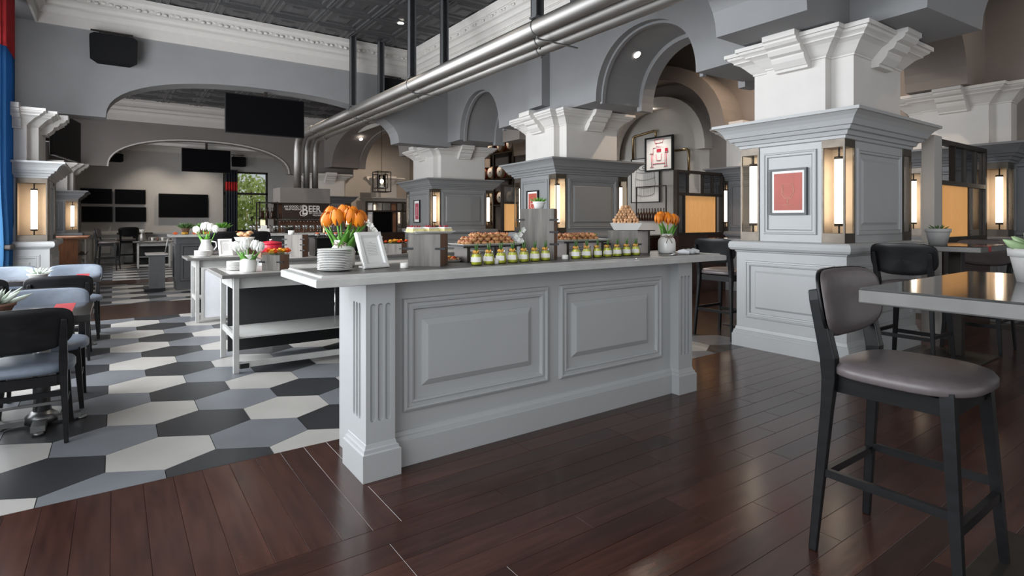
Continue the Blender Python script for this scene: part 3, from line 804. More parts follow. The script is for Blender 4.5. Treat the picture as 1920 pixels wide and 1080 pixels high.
def make_seat(name, label, cat, sh, back_c, back_h, leather, loc, rz, bw=.255, group=None, fr='black_wood'):
    """front is -Y; sh = seat height"""
    t = thing(name, label, cat, loc, rz, group)
    s_ = MB(); pad(s_, .25, .238, 3.2, 2.8, 0, .035, .028, 0, -.02, sh - .03, 0, ax='seat'); s_.build('seat', leather, t)
    ap = MB()
    zb = sh - .10
    for sx in (-1, 1): ap.bar((sx * .175, -.18, zb), (sx * .175, .19, zb), .022, .06)
    ap.bar((-.17, -.185, zb), (.17, -.185, zb), .022, .06); ap.bar((-.17, .185, zb), (.17, .185, zb), .022, .06)
    ap.build('apron', fr, t)
    tall = sh > .6
    sp = .235 if tall else .215
    for sx in (-1, 1):
        MB().bar((sx * sp, -sp, 0), (sx * .185, -.185, sh - .045), .026, .026, .042, .042).build('leg', fr, t)
        lg = MB()
        pth = [(sx * sp, sp + .005, 0), (sx * .205, .200, sh - .20), (sx * .20, .192, sh - .08), (sx * .20, .194, sh + .0), (sx * (bw - .05), .222, back_c - .06), (sx * (bw - .045), .240, back_c + .02), (sx * (bw - .045), .250, back_c + .06)]
        w = [.026, .036, .044, .050, .044, .038, .030]
        lo = []
        for i, p in enumerate(pth):
            a_ = Vector(pth[max(0, i - 1)]); b_ = Vector(pth[min(len(pth) - 1, i + 1)])
            d_ = (b_ - a_).normalized(); nr = Vector((0, d_.z, -d_.y)).normalized() * w[i] * .58
            p = Vector(p); sx_ = Vector((w[i] * .42, 0, 0))
            lo.append([p - sx_ - nr, p + sx_ - nr, p + sx_ + nr, p - sx_ + nr])
        lg.rings(lo, True, True)
        lg.build('leg', fr, t, bevel=.004)
    def at(z, front):  # leg centreline
        k = z / (sh - .045); return sp + (.19 - sp) * k
    if tall:
        for z, kind in ((.27, 'f'), (.315, 's'), (.30, 'b')):
            a = at(z, 0)
            st = MB()
            if kind == 'f': st.bar((-a, -a, z), (a, -a, z), .022, .034)
            elif kind == 'b': st.bar((-a, a, z), (a, a, z), .020, .030)
            else:
                for sx in (-1, 1): MB().bar((sx * a, -a, z), (sx * a, a, z), .020, .030).build('stretcher', fr, t)
                continue
            st.build('stretcher' if kind == 'b' else 'footrest', fr, t)
    else:
        for sx in (-1, 1):
            a = at(.2, 0); MB().bar((sx * a, -a, .2), (sx * a, a, .2), .016, .016).build('stretcher', fr, t)
        a = at(.2, 0); MB().bar((-a, a * .2, .2), (a, a * .2, .2), .016, .016).build('stretcher', 'steel_dark', t)
        a = at(.27, 0); MB().bar((-a, a, .29), (a, a, .29), .018, .03).build('stretcher', fr, t)
    sh_ = MB(); pad(sh_, bw, back_h, 5.0, 2.7, .05, .004, .012, 0, .245 + .0, back_c, .16); sh_.build('back_shell', fr, t)
    bp = MB(); pad(bp, bw - .004, back_h - .004, 5.0, 2.7, .05, .030, .002, 0, .238, back_c, .16); bp.build('back_pad', leather, t)
    return t
STOOL = make_seat('bar_stool', 'black bar stool with taupe leather seat in the right foreground', 'stool', .76, .965, .138, 'leather_taupe', (2.485, .876, 0), 0)
dup(STOOL, (5.62, 3.76, 0), R(90), 'bar stool with grey seat standing between the counter and the near pillar', None)
dup(STOOL, (5.76, 1.99, 0), R(90), 'dark bar stool turned away, beside the base of the near pillar', None)
dup(STOOL, (7.15, 1.90, 0), R(-90), 'dark bar stool on the far side of the small high table', None)
dup(STOOL, (-.15, 18.0, 0), R(80), 'black bar stool by the far panelling, left one, under the small screens', None)
dup(STOOL, (.30, 20.0, 0), R(190), 'black bar stool beside the coffee trolley by the far panelling', None)
for i, x in enumerate((1.58, 2.10)):
    dup(STOOL, (x, 11.25, 0), R(180), 'black bar stool, %s from the left along the far bar counter' % ORD[i], 'stools along the far bar')
CH = make_seat('dining_chair', 'black dining chair nearest the camera at the left table', 'chair', .465, .672, .128, 'leather_blue', (-.445, 4.40, 0), R(180), .25)
for lb, x, y, rz in (('dining chair with blue grey back facing the camera at the front left table', -.40, 5.10, 0),
                     ('black backed dining chair at the second left table, right of two', -.41, 6.72, 180),
                     ('black backed dining chair at the second left table, cut by the left picture edge', -1.00, 6.72, 180),
                     ('dining chair with blue grey back across the second left table, right one', -.36, 7.85, 0),
                     ('dining chair with blue grey back across the second left table, left one', -.93, 7.85, 0),
                     ('dining chair with blue grey seat at the left end of the front left table', -1.0, 5.12, 0),):
    dup(CH, (x, y, 0), R(rz), lb)
# ---- left dining tables
def dining_table(label, x0, x1, y0, y1):
    cx, cy = (x0 + x1) / 2, (y0 + y1) / 2
    t = thing('dining_table', label, 'table', (cx, cy, 0))
    hx, hy = (x1 - x0) / 2, (y1 - y0) / 2
    MB().box(-hx, hx, -hy, hy, .675, .72).build('table_top', 'table_top', t, bevel=.004)
    MB().box(hx - .21, hx - .10, -hy - .002, hy + .002, .674, .7215).build('red_stripe', 'table_red', t)
    for sx in (-1, 1):
        px_ = sx * (hx - .26)
        p = MB().lathe([(.045, .03), (.045, .675)], 14, (px_, 0, 0)).build('pedestal', 'steel_dark', t)
        b = MB()
        b.bar((px_, -hy + .1, .035), (px_, hy - .1, .035), .07, .035).bar((px_ - .2, 0, .03), (px_ + .2, 0, .03), .06, .03)
        b.lathe([(.09, .02), (.085, .06), (.05, .09)], 14, (px_, 0, 0))
        for yy in (-hy + .1, hy - .1): b.lathe([(.03, 0), (.03, .02)], 10, (px_, yy, 0))
        for xx in (-.2, .2): b.lathe([(.03, 0), (.03, .016)], 10, (px_ + xx, 0, 0))
        b.build('foot', 'steel_dark', p)
    return t
dining_table('dark dining table with a red stripe at the front left', -1.18, -.12, 4.32, 4.98)
dining_table('dark dining table with four chairs, second from the front at the left', -1.2, -.12, 7.0, 7.62)
# ---- high tables at the right
def high_table(label, x0, x1, y0, y1, z=1.06, edge='table_edge', mark=False):
    cx, cy = (x0 + x1) / 2, (y0 + y1) / 2
    t = thing('high_table', label, 'table', (cx, cy, 0))
    hx, hy = (x1 - x0) / 2, (y1 - y0) / 2
    MB().box(-hx + .004, hx - .004, -hy + .004, hy - .004, z - .006, z).build('table_top', 'table_top', t)
    MB().box(-hx, hx, -hy, hy, z - .055, z - .006).build('edge_band', edge, t, bevel=.006)
    MB().box(-.05, .05, -.05, .05, .02, z - .055).build('post', 'metal_dark', t, bevel=.004)
    MB().box(-.28, .28, -.25, .25, 0, .02).build('base_plate', 'metal_dark', t, bevel=.004)
    if mark: MB().box(-hx + .20, -hx + .27, -hy - .003, -hy + .1, z - .05, z + .001).build('red_marker', 'table_red', t)
    return t
high_table('high table with a dark glossy top and grey metal edge at the right edge', 2.155, 3.30, .02, .912)
high_table('small dark high table between two stools beside the near pillar', 6.1, 6.98, 1.60, 2.20, 1.07, mark=True)
high_table('narrow dark high table behind the lone stool left of the near pillar', 5.95, 7.0, 3.62, 4.25, 1.08, edge='metal_dark')

# ================================================================== THINGS ON THE COUNTER
def plate_stack(n, x, y, z, r, where):
    base = None
    prof = [(r * .55, 0), (r * .62, .002), (r * .88, .0075), (r, .0105), (r, .0125), (r * .88, .0105), (r * .6, .0045), (.01, .0035)]
    me = None
    for i in range(n):
        if me is None:
            o = MB().lathe(prof, 28, cap0=True, cap1=True).build('plate', 'ceramic'); me = o.data
        else:
            o = link('plate', me)
        o.location = (x, y, z + i * .0086)
        k = n - 1 - i
        tag(o, ('white plate on top of the stack %s' if k == 0 else 'white plate at the bottom of the stack %s' if i == 0 else ORD[k] + ' plate from the top of the stack %s') % where, 'plate', 'plates stacked ' + where)
plate_stack(13, .948, 2.95, ZT + .0, .09, 'on the counter beside the orange tulips')

def jar_vase(name, label, loc, s=1.0, material='jar_white', bow=True):
    t = thing(name, label, 'vase', loc)
    MB().lathe([(.062 * s, 0), (.070 * s, .006), (.074 * s, .03), (.074 * s, .09 * s), (.068 * s, .115 * s), (.052 * s, .135 * s), (.048 * s, .145 * s), (.050 * s, .165 * s), (.046 * s, .165 * s), (.044 * s, .14 * s), (.06 * s, .10 * s), (.06 * s, .02)], 24, cap1=False).build('jar', material, t)
    if bow:
        m = MB()
        zz = .142 * s; rr = .053 * s
        m.tube([(rr * math.cos(a * math.pi / 10), rr * math.sin(a * math.pi / 10), zz) for a in range(21)], .004 * s, 6, False)
        # two loops and two tails on the camera side
        ang = R(-125); c, s_ = math.cos(ang), math.sin(ang)
        def q(a, o, z): return (c * (rr + o) - s_ * a, s_ * (rr + o) + c * a, z)
        for sg in (-1, 1):
            m.tube([q(0, .004, zz), q(sg * .022 * s, .01, zz + .014 * s), q(sg * .042 * s, .008, zz + .004 * s), q(sg * .022 * s, .008, zz - .01 * s), q(0, .004, zz)], .0032 * s, 5)
            m.tube([q(0, .004, zz), q(sg * .014 * s, .016 * s, zz - .03 * s), q(sg * .026 * s, .020 * s, zz - .055 * s)], .0032 * s, 5)
        m.build('twine_bow', 'twine', t)
    return t
def tulip_mesh():
    pet = MB()
    for k in range(6):
        a = 2 * math.pi * k / 6; rin = 1.0 if k % 2 == 0 else .86
        loops = []
        for i in range(7):
            v = i / 6
            rad = .027 * rin * math.sin(math.pi * (0.12 + .72 * v)) ** .8
            hw = .95 * math.sin(math.pi * min(1, .15 + .85 * (1 - v) ** .75)) * .62 + .02
            loops.append([(rad * math.cos(a + hw * u), rad * math.sin(a + hw * u), .062 * v) for u in (-1, -.5, 0, .5, 1)])
        pet.rings(loops, False, False, False, True)
    return pet
TUL = {}
def tulip(matl, base, head, label, group, scale=1.0, leaf=True, rng=random):
    """base and head in world coordinates"""
    b = Vector(base); h = Vector(head)
    t = thing('tulip', label, 'flower', base, 0, group)
    mid = (h - b) * .55 + Vector((0, 0, .012))
    MB().tube([(0, 0, 0), mid, h - b], .0035 * scale, 6).build('stem', 'leaf_green', t)
    if matl not in TUL:
        TUL[matl] = tulip_mesh().mesh('tulip_head'); TUL[matl].materials.append(M[matl])
    hd = link('flower_head', TUL[matl], t, tuple(h - b))
    d = (h - b - mid).normalized()
    hd.rotation_euler = (rng.uniform(-.2, .2) - d.y * .6, rng.uniform(-.2, .2) + d.x * .6, rng.uniform(0, 6))
    hd.scale = (scale,) * 3
    if leaf:
        a = rng.uniform(0, 6.28); ln = (h - b).length * rng.uniform(.75, 1.0)
        out = Vector((math.cos(a), math.sin(a), 0)); side = Vector((-math.sin(a), math.cos(a), 0))
        lp = []
        for i in range(7):
            v = i / 6
            p = (h - b) * (.15 * v) + out * (.07 * scale * v ** 1.5) + Vector((0, 0, ln * v * (1 - .12 * v)))
            w = .022 * scale * math.sin(math.pi * (.1 + .9 * v) ** .8) + .001
            lp.append([p - side * w, p - out * .003, p + side * w, p + out * .0015])
        MB().rings(lp, True, True, True, True).build('leaf', 'leaf_green', t)
    return t
def bouquet(matl, x, y, z, hs, label, group, spread, seed, scale=1.0):
    rng = random.Random(seed)
    n = len(hs)
    for i, (dx, dy, dz) in enumerate(hs):
        tulip(matl, (x + dx * .25, y + dy * .25, z), (x + dx * spread, y + dy * spread, z + dz), label[i] if isinstance(label, list) else label, group, scale, True, rng)
# camera right / forward unit vectors in plan are used only to spread the blooms evenly
jar_vase('vase', 'white jar vase with a twine bow holding orange tulips by the plate stack', (1.065, 3.175, ZT), .93)
hs = [(-.085, .05, .175), (-.045, -.045, .185), (.012, -.06, .19), (.075, -.06, .18), (-.06, .075, .205), (.005, .045, .215), (.06, .02, .205), (.11, -.03, .185), (.09, .06, .175)]
lbs = ['orange tulip, leftmost in the jar beside the plate stack', 'orange tulip, front left in the jar beside the plate stack', 'orange tulip, front middle in the jar beside the plate stack', 'orange tulip, front right in the jar beside the plate stack', 'tallest orange tulip at the left back of the jar beside the plates', 'tallest orange tulip in the middle of the jar beside the plates', 'orange tulip at the right back of the jar beside the plates', 'orange tulip, rightmost in the jar beside the plate stack', 'orange tulip hidden at the far right of the jar beside the plates']
bouquet('tulip_orange', 1.065, 3.175, ZT + .05, hs, lbs, 'orange tulips beside the plates', 1.0, 4, 1.5)
jar_vase('vase', 'white jar vase with twine at the right end of the counter holding orange tulips', (3.66, 2.985, ZT), .95)
hs = [(-.07, .03, .195), (-.02, -.03, .19), (.045, -.045, .195), (.085, -.02, .185), (-.01, .05, .215), (.05, .03, .21)]
lbs = ['orange tulip, leftmost in the jar at the right end', 'orange tulip, front middle in the jar at the right end', 'orange tulip, front right in the jar at the right end', 'orange tulip, rightmost in the jar at the right end', 'orange tulip, tallest on the left in the jar at the right end', 'orange tulip, tallest on the right in the jar at the right end']
bouquet('tulip_orange', 3.66, 2.985, ZT + .04, hs, lbs, 'orange tulips at the right end', .9, 5, 1.35)

# menu in a white frame
def menu_frame(label, loc, rz, w, h, tilt):
    t = thing('menu_frame', label, 'frame', loc, rz)
    mt = Matrix.Rotation(R(-tilt), 4, 'X')
    def T(m):
        m.v = [tuple(mt @ Vector(p)) for p in m.v]; return m
    f = lambda a, o, z: (a, -o, z)
    T(MB().frame(f, -w / 2, w / 2, 0, h, [(0, -.012), (0, .008), (.006, .012), (.022, .012), (.03, .004), (.034, .002)])).build('frame', 'ceramic', t)
    T(MB().frame(f, -w / 2 + .034, w / 2 - .034, .034, h - .034, [(0, .001), (.001, .002)], True)).build('menu_card', 'paper', t)
    ln = MB(); n = 9
    for i in range(n):
        zz = h - .06 - i * (h - .13) / n
        ww = (w / 2 - .05) * (1 if i else .35)
        ln.add([(-ww, -.0028, zz), (ww, -.0028, zz), (ww, -.0028, zz - .003), (-ww, -.0028, zz - .003)], [(0, 1, 2, 3)])
    o = T(ln).build('printed_lines', 'ink_soft', t); o['kind'] = 'stuff'
    T(MB().box(-w / 2, w / 2, .0, .012, 0, h)).build('back_board', 'ceramic', t)
    MB().bar((0, .012 + .01, .005), (0, .10, .005), w * .6, .008).build('stand', 'ceramic', t)
    return t
menu_frame('white framed menu card leaning beside the orange tulips', (1.185, 2.965, ZT + .001), R(14), .165, .215, 24)

# weathered wood risers
def riser(label, loc, rz, w, d, h, slots=(.55,), notches=True, brown=True):
    t = thing('riser', label, 'riser', loc, rz)
    MB().box(-w / 2, w / 2, -d / 2, -d / 2 + .012, 0, h).build('front_board', 'weathered', t)
    MB().box(-w / 2, w / 2, d / 2 - .012, d / 2, 0, h).build('back_board', 'weathered', t)
    MB().box(w / 2 - .012, w / 2, -d / 2 + .012, d / 2 - .012, 0, h).build('side_board', 'riser_brown' if brown else 'weathered', t)
    MB().box(-w / 2, -w / 2 + .012, -d / 2 + .012, d / 2 - .012, 0, h).build('side_board', 'weathered', t)
    MB().box(-w / 2 + .012, w / 2 - .012, -d / 2 + .012, d / 2 - .012, h - .012, h - .001).build('lid', 'weathered', t)
    for s in slots:
        for sx in (-1, 1):
            MB().box(sx * w / 2 - .03, sx * w / 2 + .03, -d / 2 - .003, -d / 2 + .02, s * h - .006, s * h + .006).build('slot', 'black_plastic', t)
    return t
RZ = R(-42)
riser('square weathered wood riser under the plate of small cakes', (1.520, 3.00, ZT), RZ, .19, .19, .185)
riser('tall weathered wood riser with three slots carrying a small green plant', (2.40, 3.06, ZT), R(-50), .235, .13, .345, (.30, .54, .78))
riser('low weathered wood riser under the tray of breadsticks', (3.25, 3.08, ZT), R(-48), .23, .20, .185, (.45,))
# glass shelves
def shelf_glass(label, x0, x1, y0, y1, z):
    return tag(MB().box(x0, x1, y0, y1, z, z + .008).build('glass_shelf', 'glass', bevel=.001), label, 'shelf')
# slate shelf pieces carrying the platters
def shelf_slate(label, x0, x1, y0, y1, z, feet):
    t = thing('display_shelf', label, 'shelf', ((x0 + x1) / 2, (y0 + y1) / 2, ZT))
    hx, hy = (x1 - x0) / 2, (y1 - y0) / 2
    MB().box(-hx, hx, -hy, hy, z - ZT - .008, z - ZT).build('board', 'black_plastic', t)
    for sx in feet:
        MB().box(sx * (hx - .05) - .012, sx * (hx - .05) + .012, -hy + .02, hy - .02, 0, z - ZT - .008).build('support', 'metal_dark', t)
    return t
shelf_slate('dark display shelf under the left platter of pastries', 1.76, 2.22, 3.0, 3.2, 1.135, (-1, 1))
shelf_slate('dark display shelf under the right platter of pastries', 2.58, 3.02, 3.0, 3.2, 1.145, (-1, 1))
shelf_slate('dark display shelf behind the breadsticks reaching to the right', 3.40, 3.56, 3.02, 3.24, 1.222, (1,))

def platter(label, x, y, z, w, d):
    t = thing('platter', label, 'platter', (x, y, z))
    MB().sweep_rect(w / 2 - .02, d / 2 - .02, [(0, 0), (.02, .012), (.021, .015), (.012, .013), (-.01, .006)]).build('dish', 'ceramic', t)
    return t
def pastry_root():
    t = thing('pastry', 'x', 'pastry', (0, 0, -50))
    MB().lathe([(.018, 0), (.024, .014), (.026, .018)], 10).build('shell', 'pastry', t)
    m = MB(); rg = random.Random(1)
    for k in range(5):
        m.sphere((rg.uniform(-.013, .013), rg.uniform(-.013, .013), .019 + rg.uniform(0, .004)), .009, 6, 4)
    m.build('topping', 'pastry_top', t)
    return t
PAST = pastry_root()
def pile(x, y, z, cols, rows, layers, sx, sy, where, seed):
    rg = random.Random(seed); cnt = 0
    for l in range(layers):
        for i in range(cols - l):
            for j in range(rows - (1 if l > 1 else 0)):
                cnt += 1
                px_ = x + (i - (cols - l - 1) / 2) * sx + rg.uniform(-.004, .004); py_ = y + (j - (rows - 1) / 2) * sy + rg.uniform(-.003, .003)
                o = dup(PAST, (px_, py_, z + l * .024), rg.uniform(0, 6), 'round filled pastry, %s layer, %s from left, %s row on the %s' % (('bottom', 'middle', 'top')[l], ORD[i], ('front', 'middle', 'back')[j], where), 'pastries on the ' + where)
                o.rotation_euler = (rg.uniform(-.2, .2) * (l > 0), rg.uniform(-.2, .2) * (l > 0), rg.uniform(0, 6))
platter('long white platter with brown pastries in front of the third pillar', 1.985, 3.09, 1.136, .46, .19)
pile(1.985, 3.09, 1.144, 7, 3, 3, .054, .054, 'left white platter', 1)
platter('long white platter with pastries right of the tall riser', 2.80, 3.09, 1.146, .46, .19)
pile(2.78, 3.09, 1.154, 6, 3, 2, .056, .054, 'right white platter', 2)
for ch in list(PAST.children): bpy.data.objects.remove(ch)
bpy.data.objects.remove(PAST)

# dessert jars
def jar_root(loc, label):
    t = thing('dessert_jar', label, 'jar', loc, 0, 'green dessert jars on the counter')
    MB().lathe([(.026, 0), (.029, .003), (.030, .02), (.028, .045), (.022, .06), (.022, .066), (.025, .068), (.025, .073), (.022, .073)], 16, cap1=False).build('glass', 'glass', t)
    MB().lathe([(.027, .003), (.0285, .02), (.0268, .044), (.021, .058)], 16).build('filling', 'dessert_green', t)
    m = MB(); a0, a1 = R(165), R(285)
    lp = [[(r_ * math.cos(a0 + (a1 - a0) * k / 8), r_ * math.sin(a0 + (a1 - a0) * k / 8), z_) for k in range(9)] for r_, z_ in ((.0308, .018), (.0300, .044))]
    m.rings(lp, False, False, False, True); m.build('paper_label', 'label_paper', t)
    m = MB(); rg = random.Random(3)
    for k in range(5): m.sphere((rg.uniform(-.011, .011), rg.uniform(-.011, .011), .067 + rg.uniform(0, .008)), .009, 6, 4)
    m.build('fruit_topping', 'dessert_orange', t)
    m = MB()
    for k, (dx, dy) in enumerate(((.012, .006), (-.012, -.006), (.002, -.008))):
        p = [(0, 0, .07), (dx * .6, dy * .6, .092), (dx * 1.2, dy * 1.2, .118)]
        m.tube(p, [.004, .0055, .001], 5)
    m.build('leaf_garnish', 'leaf_dark', t)
    t.scale = (1.12, 1.12, 1.12)
    return t
J0 = None
for row, (n, a, b, name) in enumerate(((7, (1.752, 2.835), (2.325, 2.895), 'left'), (7, (2.60, 2.90), (3.24, 2.935), 'right'))):
    for i in range(n):
        k = i / (n - 1); loc = (a[0] + (b[0] - a[0]) * k, a[1] + (b[1] - a[1]) * k, ZT)
        lb = 'green dessert jar, %s from the left in the %s row on the counter' % (ORD[i], name)
        if J0 is None: J0 = jar_root(loc, lb)
        else: dup(J0, loc, R(random.Random(i * 7 + row).uniform(-20, 20)), lb, 'green dessert jars on the counter')

# small cakes on the left riser
platter('white rectangular plate of small cakes on the square riser', 1.53, 3.0, ZT + .187, .26, .15)
for i in range(6):
    t = thing('cake_slice', 'small cream topped cake, %s from the left on the square riser plate' % ORD[i], 'cake', (1.43 + (i % 3) * .095, 2.97 + (i // 3) * .06, ZT + .195), R(10 * i), 'small cakes on the square riser')
    MB().box(-.036, .036, -.022, .022, 0, .02).build('sponge', 'cake', t, bevel=.003)
    MB().box(-.034, .034, -.020, .020, .0202, .03).build('cream', 'cream', t, bevel=.004)
    m = MB(); rg = random.Random(i)
    for k in range(5): m.sphere((rg.uniform(-.026, .026), rg.uniform(-.014, .014), .035), .006, 6, 4)
    m.build('berries', 'berry', t)

# plant on the tall riser
def succulent(label, loc, r, h, pot='ceramic_grey', leaf='succulent', n=14, ll=.05, seed=1, spiky=False, rim=True):
    t = thing('potted_plant', label, 'plant', loc)
    MB().lathe([(r * .72, 0), (r * .95, h * .74), (r * .96, h * .76), (r * 1.03, h * .765) if rim else (r * .965, h * .765), (r * 1.05, h), (r * .93, h), (r * .90, h * .85)], 24, cap1=True).build('pot', pot, t)
    rg = random.Random(seed)
    for k in range(n):
        m = MB()
        a = k * 2.4; tier = k / n
        el = .25 + tier * 1.1
        d = Vector((math.cos(a) * math.cos(el), math.sin(a) * math.cos(el), math.sin(el)))
        s = ll * (1.05 - .45 * tier) * rg.uniform(.85, 1.1)
        b = Vector((math.cos(a) * r * .35 * (1 - tier), math.sin(a) * r * .35 * (1 - tier), h * .93))
        w = s * (.10 if spiky else .2)
        m.tube([b, b + d * s * .35, b + d * s * .7 + Vector((0, 0, s * .05)), b + d * s + Vector((0, 0, s * .12))], [w * .6, w, w * .8, w * .08], 7)
        m.build('leaf', leaf, t)
    return t
succulent('small green plant in a speckled pot on top of the tall riser', (2.40, 3.06, ZT + .345), .042, .05, 'ceramic', 'leaf_green', 20, .05, 2, True)
succulent('large green succulent in a grey pot on the near high table', (2.90, .585, 1.0605), .088, .13, 'ceramic_grey', 'succulent', 16, .10, 3)
succulent('reddish succulent in a grey pot on the small high table by the near pillar', (6.45, 2.02, 1.0705), .10, .15, 'ceramic_grey', 'leaf_dark', 14, .07, 4, True)
succulent('pale spiky succulent in a bowl on the front left table', (-.60, 4.62, .7215), .10, .07, 'riser_brown', 'succulent_pale', 24, .14, 5, True)
succulent('white tipped succulent in a small bowl on the second left table', (-.62, 7.25, .7215), .085, .05, 'ceramic_grey', 'succulent_pale', 20, .09, 6, True)

# breadsticks: tray and pile
BX, BY, BZ, BR_ = 3.27, 3.07, ZT + .19, R(-43)
t = thing('bread_tray', 'white and dark tapered tray heaped with breadsticks on the low riser', 'tray', (BX, BY, BZ), BR_)
MB().sweep_rect(.085, .095, [(0, 0), (.028, .055), (.031, .055), (.004, .004)], cap0=True).build('bowl', 'ceramic', t)
MB().add([(.0865, -.096, .001), (.0865, .096, .001), (.1165, .126, .0556), (.1165, -.126, .0556)], [(0, 1, 2, 3)]).add([(.0855, -.096, .001), (.0855, .096, .001), (.1155, .126, .0556), (.1155, -.126, .0556)], [(3, 2, 1, 0)]).build('dark_side', 'black_plastic', t)
me = None
rg = random.Random(9)
LAY = ['bottom', 'second', 'third', 'fourth', 'fifth', 'sixth', 'top']
for l, c in enumerate((8, 8, 7, 6, 5, 4, 3)):
    for i in range(c):
        if me is None:
            o = MB().tube([(0, -.105, 0), (0, -.100, 0), (0, .100, 0), (0, .105, 0)], [.007, .0125, .0125, .007], 10).build('breadstick', 'bread'); me = o.data
        else: o = link('breadstick', me)
        lx = (i - (c - 1) / 2) * .0235 + rg.uniform(-.002, .002); ly = rg.uniform(-.010, .010)
        o.location = (BX + lx * math.cos(BR_) - ly * math.sin(BR_), BY + lx * math.sin(BR_) + ly * math.cos(BR_), BZ + .058 + l * .0205)
        o.rotation_euler = (0, 0, BR_ + rg.uniform(-.04, .04))
        o.scale = (1, 1 - .07 * l, 1)
        tag(o, 'breadstick, %s from the left in the %s layer of the tray heap' % (ORD[i], LAY[l]), 'breadstick', 'breadsticks in the tray')

# cutlery, napkin, candles
for i in range(5):
    a = R(-150 + i * 7); t = thing('fork', 'steel fork, %s of the fan of forks beside the right vase' % ORD[i], 'fork', (3.50 + i * .016, 2.80 + i * .006, ZT + .003 + i * .0022), a, 'forks on the counter')
    MB().box(-.10, .03, -.004, .004, 0, .002).build('handle', 'chrome', t)
    m = MB().box(.03, .05, -.011, .011, 0, .002)
    for k in (-.009, -.003, .003, .009): m.box(.05, .085, k - .0015, k + .0015, 0, .002)
    m.build('tines', 'chrome', t)
m = MB(); lp = []
for i in range(13):
    u = i / 12; lp.append([(-.09 + .18 * u, -.05, .002 + .004 * math.sin(i)), (-.09 + .18 * u, .05, .002), (-.09 + .18 * u, .048, .022 + .006 * math.sin(i * 1.7)), (-.09 + .18 * u, 0, .034 + .008 * math.sin(i * 1.3)), (-.09 + .18 * u, -.048, .020 + .008 * math.cos(i * 1.1))])
o = tag(m.rings(lp, True, True, True, True).build('napkin', 'napkin'), 'folded white napkin at the right end of the counter', 'napkin'); o.location = (3.735, 2.83, ZT); o.rotation_euler = (0, 0, R(10))
tag(MB().lathe([(.075, 0), (.085, .004), (.085, .006)], 24, (3.735, 2.83, 0)).build('slate_plate', 'black_plastic', loc=(0, 0, ZT - .004)), 'flat dark plate under the napkin', 'plate')
for i, (x, y, lb) in enumerate(((1.31, 2.88, 'small pale tealight holder beside the menu frame'), (1.897, 2.85, 'small pale tealight holder between the second and third dessert jars'), (2.50, 2.90, 'small pale tealight holder at the foot of the tall riser'))):
    t = thing('tealight', lb, 'candle holder', (x, y, ZT))
    MB().lathe([(.019, 0), (.022, .002), (.022, .030), (.019, .030), (.018, .006)], 16, cap1=True).build('cup', 'label_paper', t)
    MB().lathe([(.017, .007), (.017, .018)], 12).build('wax', 'bread', t)
# fruit tarts on a low plate, white bloom and green sprig beside the platters
platter('small white platter of berry tarts left of the dessert jars', 1.74, 3.16, ZT + .0005, .20, .13)
for i in range(8):
    t = thing('berry_tart', 'red berry tart, %s in line on the small white platter' % ORD[i], 'tart', (1.665 + (i % 4) * .05, 3.13 + (i // 4) * .055, ZT + .008), i, 'berry tarts')
    MB().lathe([(.017, 0), (.023, .016)], 10).build('crust', 'pastry', t)
    MB().sphere((0, 0, .019), .018, 8, 4, (1, 1, .6)).build('berries', 'flower_red' if i % 3 else 'flower_yellow', t)
t = thing('white_bloom', 'white flower spray at the right end of the left pastry platter', 'flower', (2.195, 3.05, 1.145))
for k, (dx, dz) in enumerate(((0, .03), (.02, .06), (-.02, .05), (.03, .015), (.045, .09))):
    m = MB()
    for j in range(5):
        a = j * 1.257; c = Vector((dx, -.02, dz)); d = Vector((math.cos(a), -.3, math.sin(a))) * .022; sd = Vector((-math.sin(a), 0, math.cos(a))) * .011
        m.add([c, c + d * .6 - sd, c + d, c + d * .6 + sd], [(0, 1, 2, 3)])
    m.build('petals', 'tulip_white', t)
MB().tube([(0, 0, 0), (.01, 0, .04), (.04, 0, .09)], .003, 6).build('stem', 'leaf_green', t)
succulent('small green herb in a clay pot behind the right pastry platter', (3.02, 3.22, ZT), .045, .13, 'riser_brown', 'leaf_green', 26, .07, 41, True)

# ================================================================== BUFFET TABLES BEHIND THE COUNTER
def service_table(label, x0, x1, y0, y1, z, skirt='skirt_black', cabinet=None):
    t = thing('service_table', label, 'table', (x0, y0, 0))
    w, d = x1 - x0, y1 - y0
    MB().box(-.02, w + .02, -.02, d + .02, z - .03, z).build('table_top', 'table_edge', t, bevel=.003)
    MB().box(.05, w - .05, .05, d - .05, z, z + .0015).build('inlay', 'stone_top', t)
    ap = MB().box(.08, w - .08, .10, .125, z - .13, z - .03).box(.08, w - .08, d - .125, d - .10, z - .13, z - .03).box(.08, .105, .10, d - .1, z - .13, z - .03).box(w - .105, w - .08, .1, d - .1, z - .13, z - .03)
    ap.build('apron', 'stone_top', t)
    for lx in (.10, w - .10):
        for ly in (.075, d - .075):
            MB().box(lx - .022, lx + .022, ly - .022, ly + .022, 0, z - .03).build('leg', 'stone_top', t, bevel=.003)
    for zz, nm in ((.30, 'shelf'), (.07, 'lower_rail')):
        if nm == 'shelf': MB().box(.10, w - .10, .08, d - .08, zz - .012, zz).build('shelf', 'stone_top', t)
        else:
            MB().box(.10, w - .10, .065, .09, zz - .03, zz + .02).build('lower_rail', 'stone_top', t)
            MB().box(.09, .112, .08, d - .08, .27, .32).build('side_rail', 'stone_top', t)
    MB().box(.13, w - .12, d - .14, d - .13, .06, z - .12).build('skirt', skirt, t)
    return t
A = service_table('grey service table with black skirt and shelf behind the left end of the counter', .74, 3.05, 5.16, 6.0, .845)
MB().lathe([(.006, .30), (.006, .72)], 8, (.95, .10, 0)).build('support_rod', 'chrome', A)
MB().box(.13, .20, .058, .066, .035, .075).build('maker_plate', 'black_plastic', A)
